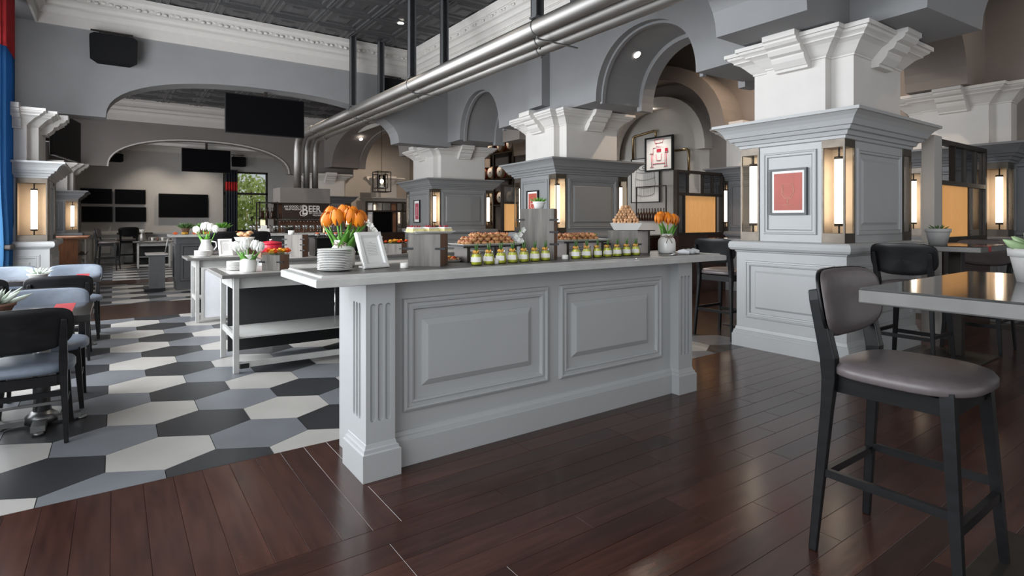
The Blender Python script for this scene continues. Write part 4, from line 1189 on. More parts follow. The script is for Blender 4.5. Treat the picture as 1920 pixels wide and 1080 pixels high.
Bt = service_table('white cabinet service table, second behind the counter', .755, 2.4, 8.03, 8.68, .825)
MB().box(.16, 1.45, .055, .075, .05, .68).build('cabinet_panel', 'frosted', Bt)
m = MB()
m.frame(lambda a, o, z: (a, .055 - o, z), .14, 1.48, .03, .70, [(0, 0), (0, .01), (.03, .01), (.03, 0)]).build('cabinet_frame', 'stone_top', Bt)
Ct = service_table('buffet table carrying risers, desserts and the red pot behind the counter', 1.35, 4.4, 6.75, 7.45, .86)

# ---- on table A
jar_vase('vase', 'white ribbed vase with white tulips on the grey service table', (.955, 5.35, .847), .92, 'jar_white', False)
hs = [(-.08, .05, .135), (-.03, -.02, .15), (.04, -.05, .145), (.08, -.06, .13), (.01, .06, .16)]
bouquet('tulip_white', .955, 5.35, .89, hs, ['white tulip, leftmost in the vase on the grey service table', 'white tulip, second from the left in the service table vase', 'white tulip, third from the left in the service table vase', 'white tulip, rightmost in the vase on the grey service table', 'white tulip at the back of the vase on the service table'], 'white tulips on the service table', 1.0, 8, 1.5)
plate_stack(9, .905, 5.60, .847, .085, 'beside the white tulips on the service table')
riser('square weathered wood riser topped with orange flowers on the service table', (1.20, 5.42, .847), R(-42), .17, .17, .14)
def flower_heap(label, x, y, z, r, n, seed, group):
    rg = random.Random(seed)
    for i in range(n):
        a = rg.uniform(0, 6.28); q = r * math.sqrt(rg.random())
        kind = rg.random()
        t = thing('flower_bloom', label % ORD[i], 'flower', (x + q * math.cos(a), y + q * math.sin(a) * .7, z), rg.uniform(0, 6), group)
        s = rg.uniform(.7, 1.2)
        m = MB()
        for k in range(9):
            b = k * 2.4; e = .3 + k / 9 * 1.1
            d = Vector((math.cos(b) * math.cos(e), math.sin(b) * math.cos(e), math.sin(e))) * .045 * s
            sd = Vector((-math.sin(b), math.cos(b), 0)) * .024 * s
            p0 = Vector((0, 0, .012))
            m.add([p0, p0 + d * .6 - sd, p0 + d, p0 + d * .6 + sd], [(0, 1, 2, 3)])
        m.build('petals', 'flower_red' if kind < .6 else 'flower_yellow', t)
        m = MB()
        for k in range(3):
            b = k * 2.1; d = Vector((math.cos(b), math.sin(b), .15)) * .055 * s; sd = Vector((-math.sin(b), math.cos(b), 0)) * .015
            m.add([(0, 0, .004), d * .5 - sd, d, d * .5 + sd], [(0, 1, 2, 3)])
        m.build('leaves', 'leaf_dark', t)
flower_heap('orange and red bloom, %s in the heap on the service table riser', 1.20, 5.42, .99, .11, 12, 3, 'blooms on the service table riser')
# ---- on table B
plate_stack(9, .93, 8.22, .828, .10, 'on the white cabinet table')
t = thing('jug', 'grey jug with white tulips on the white cabinet table', 'jug', (1.0, 8.50, .828))
MB().lathe([(.06, 0), (.085, .02), (.09, .09), (.065, .15), (.055, .19), (.065, .215), (.058, .215), (.05, .19)], 20, cap1=True).build('body', 'ceramic_grey', t)
MB().tube([(.06, -.03, .19), (.11, -.05, .18), (.12, -.05, .12), (.085, -.03, .07)], .009, 8).build('handle', 'ceramic', t)
hs = [(-.09, .07, .22), (-.03, .02, .26), (.04, -.02, .255), (.10, -.05, .23), (.02, .06, .27)]
bouquet('tulip_white', 1.0, 8.50, .90, hs, ['white tulip, leftmost in the grey jug', 'white tulip, second from the left in the grey jug', 'white tulip, third from the left in the grey jug', 'white tulip, rightmost in the grey jug', 'white tulip, tallest at the back of the grey jug'], 'white tulips in the grey jug', 1.0, 9, 1.7)
menu_frame('small white framed menu on the white cabinet table', (1.20, 8.20, .828), R(10), .17, .23, 14)
riser('grey riser with a bowl of bread on the white cabinet table', (1.45, 8.38, .828), R(-42), .22, .22, .17)
t = thing('bread_bowl', 'white bowl of fried bread on the white cabinet table riser', 'bowl', (1.45, 8.38, .999))
MB().lathe([(.09, 0), (.125, .07), (.13, .07), (.11, .02)], 20, cap1=True).build('bowl', 'ceramic', t)
rg = random.Random(4)
for i in range(16):
    o = MB().sphere((0, 0, 0), .035, 8, 5, (1.3, .8, .6)).build('bread_piece', 'bread')
    q = .1 * math.sqrt(rg.random()); a = rg.uniform(0, 6.28)
    o.location = (1.45 + q * math.cos(a), 8.38 + q * math.sin(a), 1.085 + rg.uniform(0, .05)); o.rotation_euler = (0, rg.uniform(-.5, .5), rg.uniform(0, 6))
    tag(o, 'fried bread piece heaped in the white bowl on the cabinet table', 'bread', 'fried bread pieces')
# ---- on table C
zc = .8625
riser('tall pale grey riser with three slots behind the red pot', (1.78, 6.98, zc), R(-40), .22, .16, .265, (.3, .55, .8))
tag(MB().lathe([(.034, 0), (.036, .05), (.03, .05)], 16).build('small_cup', 'ceramic', loc=(1.72, 6.98, zc + .266)), 'small pale cup standing on the pale grey riser', 'cup')
t = thing('casserole_pot', 'dark red casserole pot with lid on the buffet table', 'pot', (1.53, 7.16, zc))
MB().lathe([(.11, .06), (.125, .08), (.13, .14), (.12, .155)], 24).build('pot', 'pot_red', t)
MB().lathe([(.13, .155), (.12, .175), (.04, .19)], 24).build('lid', 'pot_red', t)
MB().lathe([(.012, .19), (.02, .205), (.006, .215)], 10).build('knob', 'chrome', t)
MB().box(-.13, .13, -.09, .09, 0, .058).build('trivet', 'riser_brown', t)
def drop_shelf(label, x0, x1, y0, y1, z):
    t = thing('display_shelf', label, 'shelf', ((x0 + x1) / 2, (y0 + y1) / 2, zc)); hx, hy = (x1 - x0) / 2, (y1 - y0) / 2
    MB().box(-hx, hx, -hy, hy, z - zc - .01, z - zc).build('board', 'black_plastic', t)
    for sx in (-1, 1): MB().box(sx * (hx - .03) - .012, sx * (hx - .03) + .012, -hy + .02, hy - .02, 0, z - zc - .01).build('support', 'metal_dark', t)
    MB().box(-hx + .05, hx - .05, hy - .02, hy - .01, 0.0, z - zc - .01).build('back_panel', 'black_plastic', t)
drop_shelf('black dessert shelf with glasses of dessert on the buffet table', 1.98, 2.72, 6.95, 7.25, 1.085)
for i in range(6):
    t = thing('dessert_glass', 'cream and berry dessert glass, %s from the left on the black shelf' % ORD[i], 'dessert', (2.05 + i * .115, 7.06, 1.0855), 0, 'dessert glasses on the black shelf')
    MB().lathe([(.026, 0), (.036, .05), (.034, .05), (.025, .004)], 14, cap1=True).build('glass', 'glass', t)
    MB().lathe([(.024, .004), (.031, .035)], 12).build('cream', 'cream', t)
    MB().sphere((0, 0, .046), .026, 10, 5, (1, 1, .6)).build('berries', 'flower_red', t)
t = thing('bowl', 'black bowl standing under the dessert shelf', 'bowl', (2.36, 7.0, zc))
MB().lathe([(.06, 0), (.11, .05), (.125, .12), (.12, .12), (.10, .05)], 22, cap1=True).build('bowl', 'black_plastic', t)
riser('grey riser with orange flowers behind the white menu', (3.05, 6.98, zc), R(-42), .24, .24, .13, (.5,))
flower_heap('orange bloom, %s in the heap behind the white menu', 3.05, 6.98, zc + .131, .16, 14, 5, 'blooms behind the menu')
rg = random.Random(12)
tag(MB().box(2.0, 2.75, 6.80, 6.93, zc, zc + .02).build('serving_board', 'black_plastic'), 'dark serving board with wrapped bites on the buffet table', 'board')
for i in range(9):
    t = tag(MB().sphere((0, 0, .02), .03, 8, 5, (1, 1, .7)).build('wrapped_bite', 'cream' if i % 2 else 'succulent'), 'pale green wrapped bite, %s from the left on the dark board' % ORD[i], 'snack', 'wrapped bites on the dark board')
    t.location = (2.06 + i * .076, 6.865, zc + .0215)
# orchid
t = thing('potted_orchid', 'white orchid in a pot behind the white menu', 'plant', (2.86, 7.28, zc))
MB().lathe([(.05, 0), (.065, .10), (.06, .10), (.05, .09)], 16).build('pot', 'ceramic_grey', t)
MB().tube([(0, 0, .09), (.01, 0, .22), (-.02, 0, .34), (-.07, 0, .40)], .005, 6).build('stem', 'leaf_green', t)
rg = random.Random(6)
for i in range(9):
    c = Vector((-.09 + .022 * i, rg.uniform(-.03, .03), .42 - .028 * i + rg.uniform(-.02, .02)))
    m = MB()
    for k in range(5):
        a = k * 1.257 + i
        d = Vector((math.cos(a), -.25, math.sin(a))) * .038; sd = Vector((-math.sin(a), 0, math.cos(a))) * .02
        m.add([c, c + d * .6 - sd, c + d, c + d * .6 + sd], [(0, 1, 2, 3)])
    m.build('petals', 'tulip_white', t)
for i in range(4):
    a = i * 1.6; m = MB(); d = Vector((math.cos(a), math.sin(a), .35)) * .13; sd = Vector((-math.sin(a), math.cos(a), 0)) * .025
    m.add([(0, 0, .095), Vector((0, 0, .11)) + d * .5 - sd, Vector((0, 0, .095)) + d, Vector((0, 0, .11)) + d * .5 + sd], [(0, 1, 2, 3)]); m.build('leaf', 'leaf_green', t)

# ================================================================== FAR BAR
bar = thing('bar_counter', 'dark bar counter with pale top across the far hall', 'counter', (.93, 12.0, 0))
MB().box(.0, 3.8, .08, .65, 0, .985).build('body', 'bar_dark', bar)
MB().box(-.10, 3.88, 0, .75, .985, 1.03).build('bar_top', 'stone_top', bar, bevel=.005)
for i in range(5):
    MB().frame(lambda a, o, z: (a, .08 - o, z), .06 + i * .77, .76 + i * .77, .16, .86, [(0, 0), (.01, .02), (.05, .02), (.06, 0)]).build('panel_moulding', 'bar_dark', bar)
MB().frame(lambda a, o, z: (-o, .36 - a, z), -.25, .25, .16, .86, [(0, 0), (.01, .02), (.05, .02), (.06, 0)]).build('panel_moulding', 'bar_dark', bar)
sv = thing('service_cart', 'low steel service shelf in front of the dark bar end', 'cart', (.46, 12.1, 0))
MB().box(0, .34, 0, .5, .66, .69).build('tray', 'steel', sv)
MB().box(.06, .30, .05, .45, .05, .66).build('body', 'strut_grey', sv)
MB().box(-.02, .30, .0, .6, 0, .05).build('base', 'black_plastic', sv)
MB().tube([(.30, .02, .69), (.34, .02, .95), (.40, .02, .95)], .012, 8).build('bracket', 'steel', sv)
# items on the bar top
for i, (x, r, lf, lb) in enumerate(((1.10, .07, 'leaf_dark', 'dark leafy plant in a brown pot, left of three on the bar'), (1.40, .085, 'leaf_green', 'green plant in a pale pot, middle of three on the bar'), (1.72, .09, 'leaf_green', 'green plant in a grey pot, right of three on the bar'))):
    succulent(lb, (x, 12.3, 1.031), r, .12, ('riser_brown', 'riser_brown', 'ceramic_grey')[i], lf, 44, .16, 20 + i, True)
succulent('dark round bowl plant on the bar before the far window', (3.0, 12.35, 1.031), .12, .12, 'metal_dark', 'leaf_dark', 10, .05, 31, True)
tag(MB().box(2.40, 2.58, 12.2, 12.4, 1.031, 1.13).box(2.44, 2.54, 12.25, 12.35, 1.13, 1.2).build('napkin_box', 'label_paper'), 'pale box of napkins on the bar before the far window', 'box')
for i in range(14):
    o = tag(MB().sphere((0, 0, .025), .035, 8, 5, (1.2, 1, .7)).build('fruit_piece', 'flower_yellow' if i % 3 else 'flower_red'), 'orange fruit piece, %s from the left along the bar top' % ORD[i], 'fruit', 'fruit pieces on the bar')
    o.location = (.92 + i * .09 + (.05 if i % 2 else 0), 12.12 + (i % 3) * .05, 1.031)
# glasses along the bar
G0 = None
for i in range(24):
    loc = (2.30 + (i % 24) * .075, 12.55 + (.06 if i % 2 else 0), 1.031)
    lb = 'stemmed drinking glass, %s from the left in the row on the bar' % ORD[i]
    if G0 is None:
        G0 = tag(MB().lathe([(.028, 0), (.028, .003), (.005, .006), (.005, .07), (.028, .10), (.032, .14), (.026, .17), (.0245, .17), (.030, .14), (.024, .10), (.002, .08)], 12, cap1=False).build('wine_glass', 'stem_glass'), lb, 'glass', 'glasses on the bar')
        G0.location = loc
    else:
        o = G0.copy(); col.objects.link(o); o.location = loc; o['label'] = lb
# tap wall: hood, sign, taps
hood = thing('tap_hood', 'grey box hood over the beer taps where the pipes end', 'hood', (3.36, 14.72, 1.74))
MB().box(0, 1.24, 0, .75, 0, .38).build('casing', 'bay_paint', hood)
MB().box(-.04, 1.28, -.03, .78, -.02, 0).build('lower_trim', 'metal_dark', hood)
tw = thing('tap_wall', 'brown back wall of the beer taps with copper panel', 'tap wall', (3.36, 15.35, 0))
MB().box(0, 1.26, 0, .1, 0, 1.73).build('panel', 'copper_panel', tw)
for x in (0.02, 1.2): MB().box(x, x + .04, -.03, 0, 0, 1.73).build('post', 'metal_dark', tw)
MB().box(1.24, 1.27, -.05, .0, .9, 1.6).build('light_strip', 'amber_lamp', tw)
MB().box(0, 1.24, -.16, 0, 1.30, 1.335).build('tap_rail', 'steel', tw)
for i in range(13):
    m = MB().tube([(.10 + i * .085, -.16, 1.31), (.10 + i * .085, -.20, 1.28), (.10 + i * .085, -.20, 1.25)], .010, 6)
    m.build('spout', 'chrome', tw)
    MB().lathe([(.008, 1.33), (.012, 1.36), (.016, 1.44), (.010, 1.46)], 8, (.10 + i * .085, -.13, 0)).build('tap_handle', 'black_plastic', tw)
sg = thing('beer_sign', 'dark brown sign lettered BEER in white above the taps', 'sign', (3.42, 14.74, 1.335))
MB().box(0, 1.16, 0, .03, 0, .385).build('board', 'sign_board', sg)
def put_text(body, size, x, z, bold=0.0, align='CENTER', sx=1.0, parent=None, y=-.003, mt='ink_white', name='lettering'):
    me = text_mesh(body, size, .001, align, bold); me.materials.append(M[mt])
    o = link(name, me, parent, (x, y, z), (R(90), 0, 0)); o.scale = (sx, 1, 1)
    return o
put_text('AH GOOD OL’', .078, .035, .285, .002, 'LEFT', .95, sg)
put_text('TRUSTWORTHY', .058, .055, .222, .0015, 'LEFT', .95, sg)
put_text('B', .34, .545, .115, .006, 'CENTER', .8, sg)
put_text('EER', .23, .785, .18, .005, 'CENTER', .85, sg)
put_text('MY LOVE FOR YOU', .058, .89, .125, .0015, 'CENTER', .95, sg)
put_text('WILL NEVER DIE', .048, .91, .075, .0015, 'CENTER', .95, sg)
m = MB().tube([(.47, -.004, .22), (.42, -.004, .16), (.44, -.004, .09), (.53, -.004, .075), (.60, -.004, .11), (.61, -.004, .17)], .012, 6)
m.build('flourish', 'ink_white', sg)
# open metal shelf left of the taps with bottles
sh = thing('bottle_shelf', 'black metal frame shelf with bottles left of the beer sign', 'shelf', (2.92, 14.9, 0))
for x in (0, .42):
    for y in (0, .35): MB().box(x - .015, x + .015, y - .015, y + .015, .9, 1.76).build('post', 'metal_dark', sh)
for z in (1.0, 1.34, 1.74): MB().box(-.015, .435, -.015, .365, z - .012, z + .012).build('shelf_board', 'metal_dark', sh)
MB().box(.05, .17, .2, .3, 1.02, 1.30).build('amber_panel', 'amber_lamp', sh)
BOT = [(.030, 0), (.032, .01), (.032, .13), (.026, .16), (.011, .19), (.011, .25), (.013, .255), (.013, .265)]
B0 = None
for i in range(6):
    loc = (2.98 + i * .062, 15.02 + (i % 2) * .1, 1.3525); lb = 'bottle, %s from the left on the metal shelf beside the beer sign' % ORD[i]
    if B0 is None:
        B0 = tag(MB().lathe(BOT, 12).build('bottle', 'bottle_brown'), lb, 'bottle', 'bottles beside the beer sign'); B0.location = loc
    else:
        o = B0.copy(); col.objects.link(o); o.location = loc; o['label'] = lb

# ================================================================== SCREENS AND LOUDSPEAKERS
def tv(label, x0, x1, y, z0, z1, pole=None, rz=0, d=.06):
    cx = (x0 + x1) / 2
    t = thing('television', label, 'television', (cx, y, z0), rz)
    w = (x1 - x0) / 2; h = z1 - z0
    MB().box(-w, w, -d / 2, d / 2, 0, h).build('casing', 'black_plastic', t, bevel=.006)
    MB().box(-w + .015, w - .015, -d / 2 - .002, -d / 2, .015, h - .015).build('display', 'black_screen', t)
    if pole:
        MB().box(-.03, .03, -.02, .04, h, pole - z0).build('pole', 'metal_dark', t)
    else:
        MB().box(-.2, .2, d / 2, d / 2 + .03, h * .3, h * .7).build('mount', 'metal_dark', t)
    return t
tv('large black screen hanging under the first arch', 1.66, 3.08, 11.52, 2.93, 3.665, 3.76)
tv('black screen hanging under the second arch', 1.58, 2.86, 18.78, 2.72, 3.40, 3.58)
tv('black screen, upper left of four on the far wall', -.83, -.06, 20.74, 1.79, 2.245)
tv('black screen, upper right of four on the far wall', .0, .785, 20.74, 1.79, 2.24)
tv('black screen, lower left of four on the far wall', -.80, -.05, 20.74, 1.245, 1.71)
tv('black screen, lower right of four on the far wall', .01, .80, 20.74, 1.25, 1.705)
tv('wide single black screen right of the four on the far wall', 1.12, 2.50, 20.74, 1.39, 2.14)
tv('black screen mounted high on the left wall beyond the pilaster', -.76, .76, 0, 0, .76)
o = bpy.data.objects[-1] if False else [q for q in bpy.data.objects if q.get('label', '').startswith('black screen mounted high')][0]
MB().box(-.06, .06, .03, .67, .3, .42).build('wall_arm', 'metal_dark', o)
o.location = (-.70, 12.65, 2.38); o.rotation_euler = (0, 0, R(78.7))
def speaker(label, x0, x1, y, z0, z1, d=.3):
    cx = (x0 + x1) / 2; w = (x1 - x0) / 2; h = z1 - z0
    t = thing('loudspeaker', label, 'loudspeaker', (cx, y, z0))
    def lp(z, k): return [(-w * k, -d, z), (w * k, -d, z), (w * k * .7, 0, z), (-w * k * .7, 0, z)]
    MB().rings([lp(0, .97), lp(h * .85, 1.0), lp(h * .92, .98), lp(h, .80)], True, True).build('cabinet', 'black_fabric', t, bevel=.008)
    MB().box(-w * .95, w * .8, -d * .6, -d * .5, h + .05, h + .075).box(-w * .6, -w * .55, -d * .6, -d * .5, h - .02, h + .05).box(w * .5, w * .55, -d * .6, -d * .5, h - .02, h + .05).build('bracket', 'metal_dark', t)
    MB().box(-.08, .08, -.06, .0, h * .4, h * .6).build('wall_mount', 'metal_dark', t)
    return t
speaker('black loudspeaker on the cross wall at the upper left', -.33, .31, 11.3, 3.84, 4.27)
speaker('black loudspeaker on the cross wall behind the pipes', 4.45, 5.05, 11.3, 3.86, 4.27)
speaker('small black loudspeaker at the right of the far wall', 3.15, 3.60, 20.79, 3.10, 3.42)
speaker('small black loudspeaker at the left of the far wall', -.25, .22, 20.79, 3.06, 3.30)

# ================================================================== CURTAINS
def curtain(label, x0, y0, x1, y1, z0, z1, red0, red1, tie, amp, folds, body, tie_k=.45):
    t = thing('curtain', label, 'curtain', (x0, y0, z0))
    d = Vector((x1 - x0, y1 - y0, 0)); L_ = d.length; d.normalize(); nrm = Vector((-d.y, d.x, 0))
    def sheet(za, zb, rows):
        lo = []
        N = folds * 8
        for i in range(rows + 1):
            z = za + (zb - za) * i / rows
            k = 1.0
            if tie: k = 1 - tie_k * math.exp(-((z - tie) / .55) ** 2)
            fr = [d * (L_ * (u / N) * k + L_ * (1 - k)) + nrm * amp * math.sin(2 * math.pi * folds * u / N) for u in range(N + 1)]
            lo.append([p + Vector((0, 0, z - z0)) for p in fr] + [p + nrm * .006 + Vector((0, 0, z - z0)) for p in reversed(fr)])
        return MB().rings(lo, True, True, True, True)
    sheet(z0, red0, 18).build('drape', body, t)
    sheet(red0, red1, 4).build('red_band', 'curtain_red', t)
    if red1 < z1: sheet(red1, z1, 4).build('upper_drape', 'curtain_dark', t)
    if tie:
        c = d * (L_ * (1 - .5 * (1 - tie_k)))
        MB().box(c.x - .075, c.x + .075, c.y - L_ * .32, c.y + L_ * .32, tie - z0 - .04, tie - z0 + .03).build('tie_band', 'metal_dark', t, bevel=.02)
    return t
curtain('blue curtain with a red top band tied back at the left edge', -1.17, 9.45, -1.17, 10.28, .02, 4.35, 3.52, 4.35, .95, .05, 6, 'curtain_blue', .35)
curtain('dark curtain with a red band beside the far window', 2.98, 20.62, 3.36, 20.62, .0, 2.98, 2.28, 2.58, None, .03, 5, 'curtain_dark')

# ================================================================== PENDANT LANTERN, DOWNLIGHTS
ln = thing('pendant_lantern', 'black cage lantern with a glowing bulb between the third and farthest pillars', 'lantern', (6.14, 15.0, 2.1))
m = MB()
def cage(m, w, z0, z1, r=.010, off=(0, 0)):
    for sx in (-1, 1):
        for sy in (-1, 1): m.box(off[0] + sx * w - r, off[0] + sx * w + r, off[1] + sy * w - r, off[1] + sy * w + r, z0, z1)
    for z in (z0, z1):
        for s in (-1, 1):
            m.box(off[0] - w, off[0] + w, off[1] + s * w - r, off[1] + s * w + r, z - r, z + r)
            m.box(off[0] + s * w - r, off[0] + s * w + r, off[1] - w, off[1] + w, z - r, z + r)
cage(m, .19, 0, .56); m.build('outer_cage', 'metal_dark', ln)
m = MB(); cage(m, .15, .10, .48, .008, (-.06, -.04)); m.build('inner_cage', 'metal_dark', ln)
MB().lathe([(.09, .14), (.09, .46), (.085, .46), (.085, .14)], 18, cap0=False, cap1=False).build('glass_cylinder', 'glass', ln)
MB().sphere((0, 0, .30), .05, 12, 8, (1, 1, 1.2)).build('bulb', 'bulb', ln)
MB().lathe([(.006, .36), (.006, 2.0)], 6).build('rod', 'metal_dark', ln)
def downlight(label, loc, power, tilt=(0, 0), r=.055, color=(1.0, .88, .72), angle=100):
    t = thing('downlight', label, 'light', loc)
    t.rotation_euler = (tilt[0], tilt[1], 0)
    MB().lathe([(r, -.004), (r * 1.25, -.006), (r * 1.25, .0), (r, .0)], 20, cap0=False, cap1=False).build('trim_ring', 'ceramic', t)
    MB().lathe([(r, -.002), (r * .5, -.003)], 20).build('lens', 'downlight', t)
    if power: spot('downlight_beam', (0, 0, -.03), power, color, angle, t)
    return t
downlight('round ceiling light in the dark ceiling, left of the pipe posts', (2.9, 8.8, 4.932), 90)
downlight('round ceiling light in the dark ceiling, near its far right corner', (4.3, 9.6, 4.932), 90)
downlight('round ceiling light at the top picture edge in the dark ceiling', (1.25, 8.2, 4.932), 90)
downlight('round ceiling light in the dark ceiling near the front', (2.4, 5.4, 4.932), 90)
downlight('round ceiling light in the second bay, left one', (.55, 14.2, 4.585), 120)
downlight('round ceiling light in the second bay, right one', (1.75, 14.6, 4.585), 120)
downlight('round light in the arch soffit between near and second pillars', (6.32, 5.70, 3.755), 25, (R(-42), 0))
downlight('round light in the far arch soffit, upper one', (6.65, 15.0, 3.93), 25, (R(32), 0))
downlight('round light in the far arch soffit, lower one', (6.35, 17.2, 3.86), 25, (R(-35), 0))
for i, (x, y) in enumerate(((8.3, 4.9), (8.3, 9.9), (8.3, 14.8), (7.6, 18.4))):  # the last one is added to brighten the far end of the aisle
    downlight('aisle ceiling light, %s from the front' % ORD[i], (x, y, 5.09), 300, color=(1.0, .78, .58), angle=150)
downlight('round light above the far screens, left one', (1.0, 19.9, 3.815), 130, color=(1, .86, .7))
downlight('round light above the far screens, right one', (2.2, 19.9, 3.815), 130, color=(1, .86, .7))
downlight('round light in the second bay ceiling over the bar', (3.6, 13.4, 4.585), 120)

downlight('round light in the top of the white niche arch', (9.45, 8.15, 3.66), 150, (0, R(28)), color=(1.0, .93, .84), angle=130)
downlight('round ceiling light over the near end of the aisle', (8.4, 1.2, 5.09), 45, color=(1.0, .80, .62), angle=150)
# ================================================================== FRAMED ART
def art(label, loc, rz, w, h, fr='metal_bronze', border=.05, prt='print_red', fw=.02, depth=.03):
    t = thing('picture', label, 'picture', loc, rz)
    f = lambda a, o, z: (a, -o, z)
    MB().frame(f, -w / 2, w / 2, 0, h, [(0, 0), (0, depth), (fw, depth), (fw, depth * .5)]).build('frame', fr, t)
    MB().frame(f, -w / 2 + fw, w / 2 - fw, fw, h - fw, [(0, depth * .45), (.0005, depth * .5)], True).build('mat_board', 'paper', t)
    if prt:
        MB().frame(f, -w / 2 + border, w / 2 - border, border, h - border, [(0, depth * .5), (.0005, depth * .53)], True).build('print', prt, t)
    return t
def line(m, pts, r, y, closed=False):
    m.tube([(a, y, b) for a, b in pts], r, 5)
pa = art('red print of a stemmed beer glass in a grey frame on the near pillar', (5.345, 2.885, 1.352), R(-90), .37, .45, 'strut_grey', .045)
m = MB(); yy = -.0165
line(m, [(-.052, .30), (-.062, .25), (-.058, .20), (-.035, .165), (0, .155), (.035, .165), (.058, .20), (.062, .25), (.052, .30)], .003, yy)
line(m, [(-.045, .29), (-.050, .22), (-.02, .17), (.02, .17), (.050, .22), (.045, .29)], .002, yy)
line(m, [(0, .155), (0, .10)], .004, yy); line(m, [(-.055, .095), (0, .10), (.055, .095)], .003, yy); line(m, [(-.052, .30), (.052, .30)], .0015, yy)
line(m, [(.052, .30), (.045, .335), (.06, .37)], .0015, yy)
m.build('glass_drawing', 'ink_pale', pa)
a2 = R(-5.5)
def on_pillar(c, rot, lx, ly): return (c[0] + lx * math.cos(rot) - ly * math.sin(rot), c[1] + lx * math.sin(rot) + ly * math.cos(rot))
q = on_pillar((6.484, 7.391), a2, -.735, .03)
pb = art('red print in a black frame on the second pillar behind the small plant', (*q, 1.36), R(-90) + a2, .36, .44, 'black_wood', .05)
m = MB(); line(m, [(-.06, .28), (-.06, .16), (.0, .12), (.06, .16), (.06, .28)], .004, yy); line(m, [(-.06, .22), (.06, .22)], .004, yy); m.build('line_drawing', 'ink_white', pb)
a3 = R(-5); q = on_pillar((6.92, 12.54), a3, -.795, .1)
pc = art('narrow dark pink print in a black frame on the third pillar', (*q, 1.24), R(-90) + a3, .40, .56, 'black_wood', .08, 'print_pink')
m = MB(); line(m, [(0, .18), (0, .38)], .006, yy); line(m, [(-.04, .18), (.04, .18)], .005, yy); line(m, [(-.03, .38), (.03, .38)], .005, yy); m.build('line_drawing', 'ink_white', pc)
# two drawings in the niche
pd = art('black framed red technical drawing of a still in the white niche', (9.78, 8.17, 2.38), R(-90), .77, .76, 'black_wood', .2, None, .035, .05)
m = MB(); y2 = -.028
for pts in ([(-.13, .70), (-.10, .62), (.10, .62), (.13, .70), (-.13, .70)], [(-.07, .62), (-.07, .55), (.07, .55), (.07, .62)], [(-.16, .38), (-.16, .52), (.16, .52), (.16, .38), (-.16, .38)], [(.16, .40), (.25, .40), (.25, .50), (.16, .50)], [(-.25, .40), (-.16, .40), (-.16, .50), (-.25, .50), (-.25, .40)],
            [(-.17, .38), (-.17, .10)], [(-.21, .38), (-.21, .10)], [(.17, .38), (.17, .10)], [(.21, .38), (.21, .10)], [(-.08, .38), (-.06, .24), (.06, .24), (.08, .38)], [(-.24, .10), (-.14, .10)], [(.14, .10), (.24, .10)], [(-.17, .17), (.17, .17)]):
    line(m, pts, .006, y2)
m.box(-.06, .06, -.030, -.0265, .42, .49).box(.17, .24, -.030, -.0265, .42, .49)
m.build('red_drawing', 'ink_red', pd)
pe = art('thin black framed grey drawing of a barrel in the white niche', (9.86, 8.64, 1.70), R(-90), .84, 1.02, 'black_wood', .2, None, .02, .03)
m = MB(); y2 = -.0175
for k, zz in enumerate((.20, .38, .56, .72)):
    w = (.26, .29, .29, .26)[k]
    line(m, [(-w + w * 2 * i / 10, zz - .05 * (1 - (i / 5 - 1) ** 2)) for i in range(11)], .006, y2)
line(m, [(-.26, .18), (-.29, .42), (-.26, .74)], .005, y2); line(m, [(.26, .18), (.29, .42), (.26, .74)], .005, y2)
for i in range(9): line(m, [(-.22 + i * .055, .14), (-.24 + i * .06, .70)], .0025, y2)
line(m, [(.2 * math.cos(i * math.pi / 8), .80 + .07 * math.sin(i * math.pi / 8)) for i in range(17)], .012, y2)
line(m, [(.08 * math.cos(i * math.pi / 8), .80 + .03 * math.sin(i * math.pi / 8)) for i in range(17)], .010, y2)
m.build('barrel_drawing', 'ink_grey', pe)
tag(MB().tube([(9.84, 9.0, 2.70), (9.84, 9.0, 3.20), (9.84, 8.96, 3.24), (9.84, 8.38, 3.30), (9.84, 8.33, 3.27), (9.84, 8.33, 3.10)], .028, 12).build('brass_pipe', 'brass_pipe'), 'brass pipe bending above the framed drawings in the niche', 'pipe')
tag(MB().tube([(9.84, 7.80, 2.80), (9.84, 7.50, 2.80), (9.84, 7.45, 2.76), (9.84, 7.45, 2.25)], .028, 12).build('brass_pipe', 'brass_pipe'), 'brass pipe elbow right of the red drawing in the niche', 'pipe')
rk = thing('bottle_rack', 'black wire rack with a row of brown bottles below the barrel drawing', 'rack', (9.70, 8.35, 1.30))
m = MB()
for y in (-.42, .42):
    m.box(-.012, .012, y - .012, y + .012, 0, .75)
m.box(-.012, .012, -.42, .42, .738, .762).build('frame', 'metal_dark', rk)
MB().box(-.06, .06, -.42, .42, -.02, 0).build('shelf_board', 'metal_dark', rk)
for i in range(10):
    o = B0.copy(); col.objects.link(o); o.location = (9.70, 8.35 + .36 - i * .08, 1.3002)
    o['label'] = 'brown bottle, %s from the left on the rack below the barrel drawing' % ORD[i]; o['group'] = 'bottles on the wire rack'

